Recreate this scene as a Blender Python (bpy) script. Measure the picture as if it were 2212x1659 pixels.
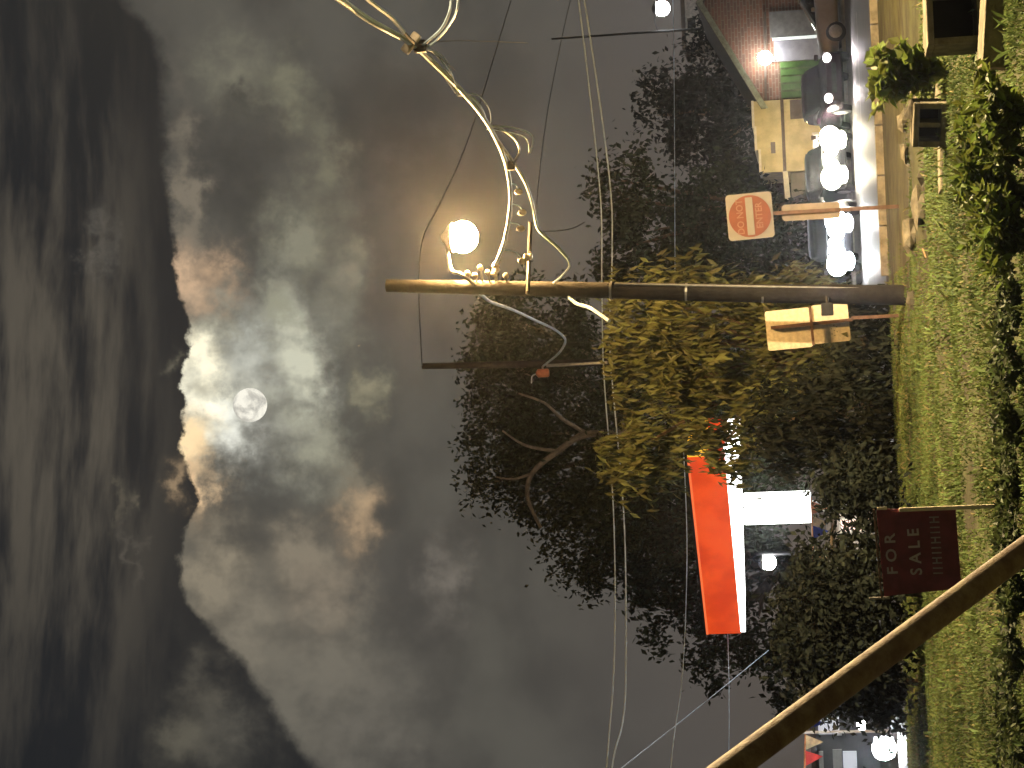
import bpy, bmesh, math, random
from mathutils import Vector, Matrix, noise as mnoise

random.seed(7)
R = math.radians
scene = bpy.context.scene
for o in list(bpy.data.objects):
    bpy.data.objects.remove(o, do_unlink=True)

# ------------------------------------------------------------------ camera
F = 4300.0                      # focal length in the units used to measure the photo (2212 x 1659)
EYE = 1.5
PITCH = math.atan(650.0 / F)
ROLL = R(2.5)
fwd = Vector((0, math.cos(PITCH), math.sin(PITCH)))
upw = Vector((0, -math.sin(PITCH), math.cos(PITCH)))
rgt = Vector((1, 0, 0))
ru = rgt * math.cos(ROLL) - upw * math.sin(ROLL)
uu = rgt * math.sin(ROLL) + upw * math.cos(ROLL)
CAM = Vector((0, 0, EYE))
cd = bpy.data.cameras.new('camera')
cd.sensor_fit = 'HORIZONTAL'
cd.sensor_width = 36.0
cd.lens = 36.0 * F / 2212.0
cd.clip_start = 0.1
cd.clip_end = 9000
cam = bpy.data.objects.new('camera', cd)
m = Matrix.Identity(4)
for i, v in enumerate((-uu, ru, -fwd)):        # phone held upright, picture stored on its side
    for j in range(3):
        m[j][i] = v[j]
m.translation = CAM
cam.matrix_world = m
scene.collection.objects.link(cam)
scene.camera = cam


def raydir(x, y):
    a = (1659 - y - 829.5) / F
    b = (1106 - x) / F
    return fwd + ru * a + uu * b


def at(x, y, D):
    """point at forward distance D (metres) seen at photo position x, y"""
    d = raydir(x, y)
    return CAM + d * (D / d.y)


def azel(x, y):
    d = raydir(x, y).normalized()
    return math.atan2(d.x, d.y) * F, math.asin(d.z) * F


# ------------------------------------------------------------------ world (moonlit broken cloud)
MOON_AZ, MOON_EL = azel(540, 875)
world = bpy.data.worlds.new('World')
scene.world = world
world.use_nodes = True
wt = world.node_tree
wt.nodes.clear()


class NB:
    """tiny node builder"""
    def __init__(s, nt):
        s.nt = nt

    def n(s, typ, **kw):
        nd = s.nt.nodes.new(typ)
        for k, v in kw.items():
            setattr(nd, k, v)
        return nd

    def link(s, a, b):
        s.nt.links.new(a, b)

    def val(s, sock, v):
        if hasattr(v, 'is_output') or isinstance(v, bpy.types.NodeSocket):
            s.nt.links.new(v, sock)
        else:
            sock.default_value = v

    def math(s, op, a, b=None, c=None, clamp=False):
        nd = s.n('ShaderNodeMath', operation=op, use_clamp=clamp)
        s.val(nd.inputs[0], a)
        if b is not None:
            s.val(nd.inputs[1], b)
        if c is not None:
            s.val(nd.inputs[2], c)
        return nd.outputs[0]

    def smooth(s, v, lo, hi, a=0.0, b=1.0):
        nd = s.n('ShaderNodeMapRange', interpolation_type='SMOOTHSTEP')
        s.val(nd.inputs['Value'], v)
        for k, q in (('From Min', lo), ('From Max', hi), ('To Min', a), ('To Max', b)):
            s.val(nd.inputs[k], q)
        return nd.outputs[0]

    def vec(s, x, y, z=0.0):
        nd = s.n('ShaderNodeCombineXYZ')
        s.val(nd.inputs[0], x)
        s.val(nd.inputs[1], y)
        s.val(nd.inputs[2], z)
        return nd.outputs[0]

    def noise(s, vec, scale, detail=4.0, rough=0.5, dist=0.0):
        nd = s.n('ShaderNodeTexNoise')
        s.val(nd.inputs['Vector'], vec)
        nd.inputs['Scale'].default_value = scale
        nd.inputs['Detail'].default_value = detail
        nd.inputs['Roughness'].default_value = rough
        nd.inputs['Distortion'].default_value = dist
        return nd.outputs['Fac']

    def mix(s, f, a, b):
        nd = s.n('ShaderNodeMix', data_type='RGBA')
        s.val(nd.inputs[0], f)
        for sock, v in ((nd.inputs[6], a), (nd.inputs[7], b)):
            if isinstance(v, bpy.types.NodeSocket):
                s.nt.links.new(v, sock)
            else:
                sock.default_value = (*v, 1) if len(v) == 3 else v
        return nd.outputs[2]


W = NB(wt)
geo = W.n('ShaderNodeTexCoord')
sep = W.n('ShaderNodeSeparateXYZ')
W.link(geo.outputs['Generated'], sep.inputs[0])
az = W.math('MULTIPLY', W.math('ARCTAN2', sep.outputs[0], sep.outputs[1]), F)
el = W.math('MULTIPLY', W.math('ARCSINE', sep.outputs[2]), F)
# cloud bank edge, elevation as a function of azimuth (photo measurements turned into sky angles)
edge_pts = [(270, 0), (322, 60), (346, 110), (350, 200), (358, 350), (378, 520), (380, 600), (402, 690), (404, 760), (396, 820),
            (402, 870), (390, 950), (404, 1010), (425, 1080), (395, 1150), (388, 1200), (400, 1290), (450, 1350), (520, 1430), (590, 1530), (650, 1620), (700, 1700)]
AZ0, AZ1, EL0, EL1 = -1100.0, 1100.0, 700.0, 1700.0
fc = W.n('ShaderNodeFloatCurve')
W.val(fc.inputs['Value'], W.math('DIVIDE', W.math('SUBTRACT', az, AZ0), AZ1 - AZ0))
cpts = sorted(azel(*p) for p in edge_pts)
crv = fc.mapping.curves[0]
while len(crv.points) > 2:
    crv.points.remove(crv.points[1])
crv.points[0].location = (0.0, (cpts[0][1] - EL0) / (EL1 - EL0))
crv.points[1].location = (1.0, (cpts[-1][1] - EL0) / (EL1 - EL0))
for a_, e_ in cpts:
    crv.points.new((a_ - AZ0) / (AZ1 - AZ0), (e_ - EL0) / (EL1 - EL0))
fc.mapping.update()
edge = W.math('MULTIPLY_ADD', fc.outputs[0], EL1 - EL0, EL0)

P = W.vec(W.math('DIVIDE', az, 100.0), W.math('DIVIDE', el, 100.0), 0.0)
n_edge = W.noise(P, 1.6, 7.0, 0.68)
n_big = W.noise(W.vec(W.math('DIVIDE', az, 230.0), W.math('DIVIDE', el, 190.0), 3.1), 1.0, 4.0, 0.5, 0.0)
n_med = W.noise(W.vec(W.math('DIVIDE', az, 75.0), W.math('DIVIDE', el, 90.0), 8.7), 1.0, 4.0, 0.55, 0.0)
n_soft = W.noise(W.vec(W.math('DIVIDE', az, 160.0), W.math('DIVIDE', el, 90.0), 21.0), 1.0, 3.0, 0.5, 0.0)
n_streak = W.noise(W.vec(W.math('DIVIDE', az, 620.0), W.math('DIVIDE', W.math('MULTIPLY_ADD', az, 0.07, el), 105.0), 5.5), 1.0, 5.0, 0.6, 0.15)

dxm = W.math('SUBTRACT', az, MOON_AZ)
below = W.math('SUBTRACT', W.math('MULTIPLY_ADD', W.math('SUBTRACT', n_edge, 0.5), 62.0, edge), el)   # >0 inside the bank
soft_e = W.math('MULTIPLY_ADD', W.smooth(W.math('ABSOLUTE', W.math('ADD', dxm, 0.0)), 220.0, 700.0), 16.0, 6.0)
bank = W.smooth(below, W.math('MULTIPLY', soft_e, -0.8), soft_e)
bank_soft = W.smooth(below, -14.0, 60.0)
# distance to the moon, in sky units
dx = W.math('SUBTRACT', az, MOON_AZ)
dy = W.math('SUBTRACT', el, MOON_EL)


def gauss(sx, sy, ox=0.0, oy=0.0):
    a = W.math('DIVIDE', W.math('SUBTRACT', dx, ox), sx)
    b = W.math('DIVIDE', W.math('SUBTRACT', dy, oy), sy)
    r2 = W.math('ADD', W.math('MULTIPLY', a, a), W.math('MULTIPLY', b, b))
    return W.math('EXPONENT', W.math('MULTIPLY', r2, -1.0))


# cloud masses: soft lobes with ragged, noise-warped outlines (sky angles)
n_a = W.noise(W.vec(W.math('DIVIDE', az, 85.0), W.math('DIVIDE', el, 85.0), 31.0), 1.0, 7.0, 0.62)
n_b = W.noise(W.vec(W.math('DIVIDE', az, 85.0), W.math('DIVIDE', el, 85.0), 47.0), 1.0, 7.0, 0.62)
waz = W.math('MULTIPLY_ADD', W.math('SUBTRACT', n_a, 0.5), 230.0, az)
wel = W.math('MULTIPLY_ADD', W.math('SUBTRACT', n_b, 0.5), 200.0, el)
grain = W.smooth(n_med, 0.30, 0.66, 0.35, 1.0)


def lobe(col, x, y, rx, ry, c, k=1.0, tex=True):
    """rx: half extent in elevation, ry: half extent in azimuth"""
    a0_, e0_ = azel(x, y)
    a = W.math('MULTIPLY_ADD', waz, 1.0 / ry, -a0_ / ry)
    b = W.math('MULTIPLY_ADD', wel, 1.0 / rx, -e0_ / rx)
    r2 = W.math('MULTIPLY_ADD', a, a, W.math('MULTIPLY', b, b))
    g_ = W.math('EXPONENT', W.math('MULTIPLY', r2, -0.8))
    f_ = W.math('MULTIPLY', g_, grain if tex else k, clamp=True)
    if tex and k != 1.0:
        f_ = W.math('MULTIPLY', f_, k, clamp=True)
    return W.mix(f_, col, c)


bankcol = W.mix(W.smooth(n_big, 0.30, 0.70), (0.044, 0.043, 0.040), (0.082, 0.079, 0.068))
dark = (0.036, 0.036, 0.033)
for (x, y, rx, ry, c, k) in (
        (500, 330, 70, 130, dark, 0.8), (560, 470, 60, 90, dark, 0.7), (790, 960, 70, 130, (0.042, 0.042, 0.039), 0.8), (900, 300, 150, 160, (0.034, 0.033, 0.031), 0.9), (850, 1300, 90, 130, (0.055, 0.053, 0.050), 0.7),
        (500, 150, 60, 70, (0.165, 0.158, 0.118), 1.1), (620, 200, 45, 60, (0.16, 0.155, 0.11), 1.1), (700, 340, 40, 90, (0.15, 0.145, 0.105), 1.1), (400, 420, 26, 170, (0.185, 0.16, 0.122), 1.2),
        (650, 520, 50, 80, (0.21, 0.205, 0.15), 1.2), (750, 580, 40, 70, (0.20, 0.19, 0.14), 1.2), (740, 720, 34, 80, (0.17, 0.165, 0.125), 1.1), (530, 205, 28, 36, dark, 0.9),
        (450, 1240, 70, 110, (0.25, 0.215, 0.155), 1.3), (530, 1370, 70, 100, (0.21, 0.185, 0.14), 1.2), (650, 1200, 50, 60, (0.22, 0.19, 0.14), 1.1), (700, 1300, 60, 80, (0.25, 0.205, 0.15), 1.2), (690, 1450, 110, 140, (0.165, 0.15, 0.118), 1.2), (800, 1560, 120, 120, (0.13, 0.12, 0.10), 1.0), (960, 1250, 40, 90, (0.15, 0.135, 0.115), 1.0), (600, 1560, 80, 90, (0.14, 0.13, 0.105), 1.0),
        (560, 1030, 60, 70, dark, 0.8), (740, 880, 50, 80, (0.05, 0.05, 0.046), 0.8), (800, 850, 30, 40, (0.24, 0.225, 0.15), 1.0), (770, 1105, 34, 66, (0.52, 0.36, 0.21), 1.0), (740, 1020, 40, 60, (0.17, 0.16, 0.12), 1.0),
        (560, 820, 110, 150, (0.26, 0.26, 0.225), 1.2), (640, 790, 52, 120, (0.60, 0.60, 0.47), 1.3), (530, 760, 40, 60, (0.55, 0.56, 0.49), 1.1), (690, 970, 45, 70, (0.34, 0.335, 0.25), 1.0), (600, 665, 40, 50, (0.30, 0.30, 0.22), 1.0), (470, 700, 50, 60, (0.20, 0.20, 0.16), 1.0),
        (410, 610, 45, 55, (0.60, 0.41, 0.26), 1.1), (480, 600, 34, 40, (0.50, 0.34, 0.21), 1.0), (430, 800, 48, 80, (1.05, 0.98, 0.72), 1.3), (440, 890, 60, 70, (1.2, 1.18, 0.95), 1.5), (500, 930, 40, 44, (0.95, 0.96, 0.86), 1.2), (405, 970, 40, 70, (1.05, 0.80, 0.46), 1.3), (430, 1040, 26, 50, (0.75, 0.52, 0.30), 1.2)):
    bankcol = lobe(bankcol, x, y, rx, ry, c, k)
# upper sky: thin streaked cloud over dark blue
upcol = W.mix(W.math('MULTIPLY', W.smooth(n_streak, 0.40, 0.66), W.math('MULTIPLY', W.smooth(el, 1300.0, 1560.0), gauss(800, 700, 80, 320))), (0.0085, 0.0105, 0.0135), (0.088, 0.077, 0.060))
for (x, y, rx, ry, c, k) in ((440, 1490, 40, 90, (0.085, 0.078, 0.062), 1.0), (400, 1590, 60, 70, (0.10, 0.092, 0.070), 1.0), (500, 1600, 60, 80, (0.085, 0.080, 0.066), 1.0), (215, 520, 16, 60, (0.10, 0.092, 0.078), 1.0), (262, 1085, 12, 34, (0.12, 0.105, 0.075), 1.2), (290, 1190, 9, 60, (0.085, 0.075, 0.062), 1.0), (372, 785, 14, 22, (0.12, 0.11, 0.08), 1.0), (385, 1040, 20, 34, (0.28, 0.20, 0.12), 1.2)):
    upcol = lobe(upcol, x, y, rx, ry, c, k)
col = W.mix(bank, upcol, bankcol)
# thinner, greyer air low over the town
col = W.mix(W.smooth(el, 760.0, 200.0), col, (0.066, 0.061, 0.059))
sky = W.n('ShaderNodeTexSky', sky_type='NISHITA', sun_disc=False)
sky.sun_elevation = R(16.0)
sky.sun_rotation = math.atan2(math.tan(MOON_AZ / F), 1.0)
bg1 = W.n('ShaderNodeBackground')
W.link(col, bg1.inputs['Color'])
bg1.inputs['Strength'].default_value = 1.0
bg2 = W.n('ShaderNodeBackground')
W.link(sky.outputs[0], bg2.inputs['Color'])
bg2.inputs['Strength'].default_value = 0.0006
add = W.n('ShaderNodeAddShader')
W.link(bg1.outputs[0], add.inputs[0])
W.link(bg2.outputs[0], add.inputs[1])
wo = W.n('ShaderNodeOutputWorld')
W.link(add.outputs[0], wo.inputs['Surface'])

sl = bpy.data.lights.new('moonlight', 'SUN')
sl.energy = 0.05
sl.angle = R(0.6)
sl.color = (0.95, 0.97, 1.0)
so = bpy.data.objects.new('moonlight', sl)
scene.collection.objects.link(so)
md = raydir(540, 875).normalized()
so.rotation_euler = md.to_track_quat('Z', 'Y').to_euler()
so.location = (0, 0, 60)

scene.view_settings.view_transform = 'Standard'
scene.view_settings.look = 'None'
scene.view_settings.exposure = 0.0
scene.view_settings.gamma = 1.0
scene.cycles.use_denoising = True
scene.cycles.max_bounces = 5
scene.cycles.diffuse_bounces = 2
scene.cycles.glossy_bounces = 2
scene.cycles.transmission_bounces = 3
scene.cycles.transparent_max_bounces = 4
scene.cycles.volume_bounces = 0
scene.cycles.sample_clamp_indirect = 4.0
scene.cycles.caustics_reflective = False
scene.cycles.caustics_refractive = False

# ------------------------------------------------------------------ materials
_m = {}


def pmat(name, col, rough=0.8, metal=0.0, var=0.25, scale=6.0, bump=0.0, col2=None, spec=0.4, island=0.0, trans=0.0):
    if name in _m:
        return _m[name]
    mt = bpy.data.materials.new(name)
    mt.use_nodes = True
    nt = mt.node_tree
    b = nt.nodes['Principled BSDF']
    N = NB(nt)
    tc = N.n('ShaderNodeTexCoord')
    nz = N.noise(tc.outputs['Object'], scale, 6.0, 0.6)
    lo = tuple(c * (1 - var) for c in col)
    hi = col2 if col2 else tuple(min(1, c * (1 + var)) for c in col)
    f = N.smooth(nz, 0.32, 0.68)
    c = N.mix(f, lo, hi)
    if island:
        g = N.n('ShaderNodeNewGeometry')
        hs = N.n('ShaderNodeHueSaturation')
        N.val(hs.inputs['Color'], c)
        N.val(hs.inputs['Value'], N.math('MULTIPLY_ADD', g.outputs['Random Per Island'], island * 2, 1 - island))
        N.val(hs.inputs['Hue'], N.math('MULTIPLY_ADD', g.outputs['Random Per Island'], 0.05, 0.475))
        c = hs.outputs[0]
    N.link(c, b.inputs['Base Color'])
    b.inputs['Roughness'].default_value = rough
    b.inputs['Metallic'].default_value = metal
    b.inputs['Specular IOR Level'].default_value = spec
    if bump:
        bp = N.n('ShaderNodeBump')
        bp.inputs['Strength'].default_value = bump
        bp.inputs['Distance'].default_value = 0.03
        N.link(N.noise(tc.outputs['Object'], scale * 5, 8.0, 0.65), bp.inputs['Height'])
        N.link(bp.outputs[0], b.inputs['Normal'])
    if trans:
        tr = N.n('ShaderNodeBsdfTranslucent')
        N.link(c, tr.inputs['Color'])
        mx = N.n('ShaderNodeMixShader')
        mx.inputs[0].default_value = trans
        N.link(b.outputs[0], mx.inputs[1])
        N.link(tr.outputs[0], mx.inputs[2])
        N.link(mx.outputs[0], nt.nodes['Material Output'].inputs['Surface'])
    _m[name] = mt
    return mt


def emat(name, col, strength, base=0.8):
    if name in _m:
        return _m[name]
    mt = bpy.data.materials.new(name)
    mt.use_nodes = True
    nt = mt.node_tree
    b = nt.nodes['Principled BSDF']
    b.inputs['Base Color'].default_value = (*[min(0.8, c) * base for c in col], 1)
    b.inputs['Emission Color'].default_value = (*col, 1)
    b.inputs['Emission Strength'].default_value = strength
    b.inputs['Roughness'].default_value = 0.4
    _m[name] = mt
    return mt


# ------------------------------------------------------------------ mesh helpers
COL = scene.collection


class MB:
    def __init__(s):
        s.v, s.f = [], []

    def box(s, c, size, rot=None):
        c = Vector(c)
        h = Vector(size) / 2
        i = len(s.v)
        for sx in (-1, 1):
            for sy in (-1, 1):
                for sz in (-1, 1):
                    p = Vector((sx * h.x, sy * h.y, sz * h.z))
                    if rot is not None:
                        p = rot @ p
                    s.v.append(c + p)
        for q in ((0, 1, 3, 2), (4, 6, 7, 5), (0, 4, 5, 1), (2, 3, 7, 6), (0, 2, 6, 4), (1, 5, 7, 3)):
            s.f.append([i + k for k in q])
        return s

    def bbox(s, c, size, bev, rot=None):
        """box with bevelled edges"""
        bm = bmesh.new()
        bmesh.ops.create_cube(bm, size=1.0)
        for v in bm.verts:
            v.co = Vector((v.co.x * size[0], v.co.y * size[1], v.co.z * size[2]))
        bmesh.ops.bevel(bm, geom=bm.edges[:], offset=bev, segments=2, affect='EDGES', profile=0.6)
        i = len(s.v)
        c = Vector(c)
        bm.verts.index_update()
        for v in bm.verts:
            s.v.append(c + (rot @ v.co if rot is not None else v.co.copy()))
        for fc_ in bm.faces:
            s.f.append([i + v.index for v in fc_.verts])
        bm.free()
        return s

    def tube(s, pts, rad, n=8, caps=True):
        pts = [Vector(p) for p in pts]
        if not isinstance(rad, (list, tuple)):
            rad = [rad] * len(pts)
        prev = None
        rings = []
        for k, p in enumerate(pts):
            t = (pts[min(k + 1, len(pts) - 1)] - pts[max(k - 1, 0)])
            if t.length < 1e-9:
                t = Vector((0, 0, 1))
            t.normalize()
            if prev is None:
                a = Vector((0, 0, 1)) if abs(t.z) < 0.9 else Vector((1, 0, 0))
                u = t.cross(a).normalized()
            else:
                u = (prev - t * prev.dot(t))
                if u.length < 1e-6:
                    u = t.orthogonal()
                u.normalize()
            prev = u
            w = t.cross(u)
            i = len(s.v)
            for q in range(n):
                an = 2 * math.pi * q / n
                s.v.append(p + (u * math.cos(an) + w * math.sin(an)) * rad[k])
            rings.append(i)
        for a, b in zip(rings, rings[1:]):
            for q in range(n):
                s.f.append([a + q, a + (q + 1) % n, b + (q + 1) % n, b + q])
        if caps:
            s.f.append([rings[0] + q for q in range(n)][::-1])
            s.f.append([rings[-1] + q for q in range(n)])
        return s

    def lathe(s, base, axis, prof, n=16):
        """prof = [(distance along axis, radius)]"""
        axis = Vector(axis).normalized()
        u = axis.orthogonal().normalized()
        w = axis.cross(u)
        base = Vector(base)
        rings = []
        for d, r in prof:
            i = len(s.v)
            for q in range(n):
                an = 2 * math.pi * q / n
                s.v.append(base + axis * d + (u * math.cos(an) + w * math.sin(an)) * max(r, 1e-4))
            rings.append(i)
        for a, b in zip(rings, rings[1:]):
            for q in range(n):
                s.f.append([a + q, a + (q + 1) % n, b + (q + 1) % n, b + q])
        s.f.append([rings[0] + q for q in range(n)][::-1])
        s.f.append([rings[-1] + q for q in range(n)])
        return s

    def ball(s, c, r, seg=14, rings=9, squash=(1, 1, 1), jitter=0.0):
        c = Vector(c)
        i = len(s.v)
        s.v.append(c + Vector((0, 0, r * squash[2])))
        for k in range(1, rings):
            th = math.pi * k / rings
            for q in range(seg):
                ph = 2 * math.pi * q / seg
                rr = r
                if jitter:
                    d = Vector((math.sin(th) * math.cos(ph), math.sin(th) * math.sin(ph), math.cos(th)))
                    rr = r * (1 + jitter * mnoise.noise(d * 1.8 + c * 3.1))
                s.v.append(c + Vector((rr * math.sin(th) * math.cos(ph) * squash[0], rr * math.sin(th) * math.sin(ph) * squash[1], rr * math.cos(th) * squash[2])))
        s.v.append(c + Vector((0, 0, -r * squash[2])))
        for q in range(seg):
            s.f.append([i, i + 1 + q, i + 1 + (q + 1) % seg])
            e = i + 1 + (rings - 2) * seg
            s.f.append([len(s.v) - 1, e + (q + 1) % seg, e + q])
        for k in range(rings - 2):
            a = i + 1 + k * seg
            for q in range(seg):
                s.f.append([a + q, a + seg + q, a + seg + (q + 1) % seg, a + (q + 1) % seg])
        return s

    def prism(s, poly, ext):
        """extrude a planar polygon by a vector"""
        i = len(s.v)
        n = len(poly)
        ext = Vector(ext)
        for p in poly:
            s.v.append(Vector(p))
        for p in poly:
            s.v.append(Vector(p) + ext)
        s.f.append([i + k for k in range(n)])
        s.f.append([i + n + k for k in range(n)][::-1])
        for k in range(n):
            s.f.append([i + k, i + n + k, i + n + (k + 1) % n, i + (k + 1) % n])
        return s

    def raw(s, verts, faces):
        i = len(s.v)
        s.v += [Vector(v) for v in verts]
        s.f += [[i + k for k in f] for f in faces]
        return s

    def build(s, name, mat, parent=None, local=False, smooth=False, kind=None):
        off = Vector((0, 0, 0))
        if parent is not None and not local:
            rt = parent
            while rt.parent is not None:
                rt = rt.parent
            off = rt.location
        me = bpy.data.meshes.new(name)
        me.from_pydata([tuple(v - off) for v in s.v], [], s.f)
        me.materials.append(mat)
        if smooth:
            me.polygons.foreach_set('use_smooth', [True] * len(me.polygons))
        bm = bmesh.new()
        bm.from_mesh(me)
        if len(bm.faces) < 6000:
            bmesh.ops.recalc_face_normals(bm, faces=bm.faces[:])
        bm.to_mesh(me)
        bm.free()
        if smooth:
            me.set_sharp_from_angle(angle=R(40))
        me.update()
        ob = bpy.data.objects.new(name, me)
        COL.objects.link(ob)
        if parent is not None:
            ob.parent = parent
        if kind:
            ob['kind'] = kind
        return ob


def empty(name, loc, rz=0.0):
    o = bpy.data.objects.new(name, None)
    o.location = loc
    o.rotation_euler = (0, 0, rz)
    o.empty_display_size = 0.2
    COL.objects.link(o)
    return o


def tag(o, label=None, cat=None, group=None, kind=None):
    if label:
        o['label'] = label
    if cat:
        o['category'] = cat
    if group:
        o['group'] = group
    if kind:
        o['kind'] = kind
    return o


def smoothpath(pts, sub=6):
    pts = [Vector(p) for p in pts]
    out = []
    for i in range(len(pts) - 1):
        p0 = pts[max(i - 1, 0)]
        p1, p2 = pts[i], pts[i + 1]
        p3 = pts[min(i + 2, len(pts) - 1)]
        for k in range(sub):
            t = k / sub
            out.append(0.5 * ((2 * p1) + (p2 - p0) * t + (2 * p0 - 5 * p1 + 4 * p2 - p3) * t * t + (3 * p1 - p0 - 3 * p2 + p3) * t ** 3))
    out.append(pts[-1])
    return out


def text_geo(body, size):
    cu = bpy.data.curves.new('t', 'FONT')
    cu.body = body
    cu.size = size
    cu.align_x = 'CENTER'
    cu.align_y = 'CENTER'
    cu.resolution_u = 3
    cu.offset = size * 0.018
    ob = bpy.data.objects.new('t', cu)
    COL.objects.link(ob)
    dg = bpy.context.evaluated_depsgraph_get()
    me = ob.evaluated_get(dg).to_mesh()
    vs = [v.co.copy() for v in me.vertices]
    fs = [list(p.vertices) for p in me.polygons]
    bpy.data.objects.remove(ob, do_unlink=True)
    bpy.data.curves.remove(cu)
    return vs, fs


def point_light(name, loc, power, col, radius=0.1, spot=None, direction=None, blend=0.4):
    ld = bpy.data.lights.new(name, 'SPOT' if spot else 'POINT')
    ld.energy = power
    ld.color = col
    ld.shadow_soft_size = radius
    if spot:
        ld.spot_size = R(spot)
        ld.spot_blend = blend
    lo = bpy.data.objects.new(name, ld)
    lo.location = loc
    if direction is not None:
        lo.rotation_euler = Vector(direction).to_track_quat('-Z', 'Y').to_euler()
    COL.objects.link(lo)
    return lo


# ------------------------------------------------------------------ ground
def gz(x, y):
    """terrain height"""
    if y > 45:
        return 0.0
    n = mnoise.noise(Vector((x * 0.55, y * 0.4, 0.3))) * 0.06 + mnoise.noise(Vector((x * 1.7, y * 1.3, 4.3))) * 0.035
    # low mown berms that run along the road, with wheel ruts between them
    wob = 0.7 * mnoise.noise(Vector((x * 0.16, 2.2, 0))) + 0.05 * x
    yy = y + wob
    b = 0.15 * math.exp(-((yy - 22.6) / 1.0) ** 2) + 0.08 * math.exp(-((yy - 27.0) / 1.6) ** 2) + 0.17 * math.exp(-((yy - 18.6) / 1.5) ** 2)
    b -= 0.12 * math.exp(-((yy - 16.0) / 0.9) ** 2) + 0.08 * math.exp(-((yy - 24.6) / 0.8) ** 2) + 0.07 * math.exp(-((yy - 20.6) / 0.5) ** 2)
    f = min(1.0, max(0.0, (38.0 - y) / 5.0))
    fr = min(1.0, max(0.0, (y - 4.0) / 6.0))
    return (n + b) * f * fr


xs = [-250, -160, -90, -50, -30, -20, -14] + [-10 + 0.25 * k for k in range(81)] + [14, 20, 30, 50, 90, 160, 250]
ys = [-60, -30, -12, -4, 0, 3, 6, 9] + [11 + 0.22 * k for k in range(128)] + [40, 43, 47, 55, 70, 100, 150, 250, 400]
mb = MB()
for yv in ys:
    for xv in xs:
        mb.v.append(Vector((xv, yv, gz(xv, yv))))
nx = len(xs)
for j in range(len(ys) - 1):
    for i in range(nx - 1):
        mb.f.append([j * nx + i, j * nx + i + 1, (j + 1) * nx + i + 1, (j + 1) * nx + i])
soil = pmat('soil', (0.050, 0.044, 0.024), 0.95, var=0.4, scale=1.4, bump=0.7, col2=(0.075, 0.080, 0.034))
tag(mb.build('ground', soil, smooth=True), kind='structure')

# road and its far pavement
asphalt = pmat('asphalt', (0.060, 0.052, 0.045), 0.5, var=0.3, scale=2.2, bump=0.12, spec=0.4)
mb = MB().raw([(-120, 40.5, 0.012), (160, 37.6, 0.012), (160, 64, 0.012), (-120, 64, 0.012)], [[0, 1, 2, 3]])
tag(mb.build('road', asphalt), kind='structure')
concrete = pmat('concrete', (0.30, 0.28, 0.23), 0.85, var=0.25, scale=3.0, bump=0.25)
conc_dirty = pmat('concrete_dirty', (0.20, 0.18, 0.13), 0.9, var=0.35, scale=5.0, bump=0.4)
mb = MB().box((20, 70, 0.06), (280, 12.0, 0.14))
tag(mb.build('pavement', concrete), kind='structure')
mb = MB()
for k in range(24):
    xk = 2.2 + k * 0.95
    mb.bbox((xk, 38.3 - 0.010 * xk, 0.06), (0.93, 0.22, 0.17), 0.02)
tag(mb.build('kerb', conc_dirty), kind='structure')
white_paint = pmat('road_paint', (0.55, 0.52, 0.42), 0.7, var=0.3, scale=9)
mb = MB()
for k in range(-4, 12):
    mb.raw([(k * 6.0, 51.0, 0.018), (k * 6.0 + 3, 51.0, 0.018), (k * 6.0 + 3, 51.14, 0.018), (k * 6.0, 51.14, 0.018)], [[0, 1, 2, 3]])
tag(mb.build('road_marking', white_paint), kind='structure')


# dirt patches where grass is thin: right hand side of the verge
def grassiness(x, y):
    if y < 16.4 and x < 2.2:
        return 0.22
    g = 0.74 + 0.9 * mnoise.noise(Vector((x * 0.35, y * 0.7, 9.0))) + 0.5 * mnoise.noise(Vector((x * 1.3, y * 1.6, 3.0)))
    if x > 1.6 and y > 24.0:
        g -= 0.75
    if x > 0.3 and y > 29:
        g -= 0.5
    if x > 2.6:
        g -= 0.45 * min(1, (x - 2.6))
    return g


def straw(mt):
    nt_ = mt.node_tree
    N_ = NB(nt_)
    pb_ = nt_.nodes['Principled BSDF']
    src = pb_.inputs['Base Color'].links[0].from_socket
    g_ = N_.n('ShaderNodeNewGeometry')
    tc_2 = N_.n('ShaderNodeTexCoord')
    dry = N_.smooth(N_.noise(tc_2.outputs['Object'], 0.8, 3.0, 0.6), 0.42, 0.68, 0.03, 0.28)
    f_ = N_.math('LESS_THAN', g_.outputs['Random Per Island'], dry)
    N_.link(N_.mix(f_, src, (0.24, 0.205, 0.095)), pb_.inputs['Base Color'])
    return mt


grass_mat = pmat('grass_blades', (0.105, 0.152, 0.048), 0.7, var=0.5, scale=0.6, col2=(0.18, 0.24, 0.078), island=0.2, trans=0.35, spec=0.2)
straw(grass_mat)
rng = random.Random(3)
mb = MB()
cnt = 0
while cnt < 190000:
    y = 12.6 + (rng.random() ** 1.25) * 26.0
    x = rng.uniform(-1, 1) * (0.215 * y + 0.9)
    if rng.random() > grassiness(x, y):
        continue
    cnt += 1
    h = (rng.uniform(0.02, 0.05) if rng.random() > 0.012 else rng.uniform(0.07, 0.13)) * (1.0 + 0.7 * max(0, mnoise.noise(Vector((x * 0.8, y * 0.8, 1)))))
    w = rng.uniform(0.004, 0.010) * (1 + y / 40)
    an = rng.uniform(0, 6.283)
    d = Vector((math.cos(an), math.sin(an), 0))
    s_ = Vector((-d.y, d.x, 0))
    p = Vector((x, y, gz(x, y) - 0.005))
    ln = rng.uniform(0.2, 1.0) * h
    i = len(mb.v)
    mb.v += [p - s_ * w, p + s_ * w, p + d * ln * 0.4 + Vector((0, 0, h * 0.7)) + s_ * w * 0.6, p + d * ln + Vector((0, 0, h))]
    mb.f.append([i, i + 1, i + 2, i + 3])
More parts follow.
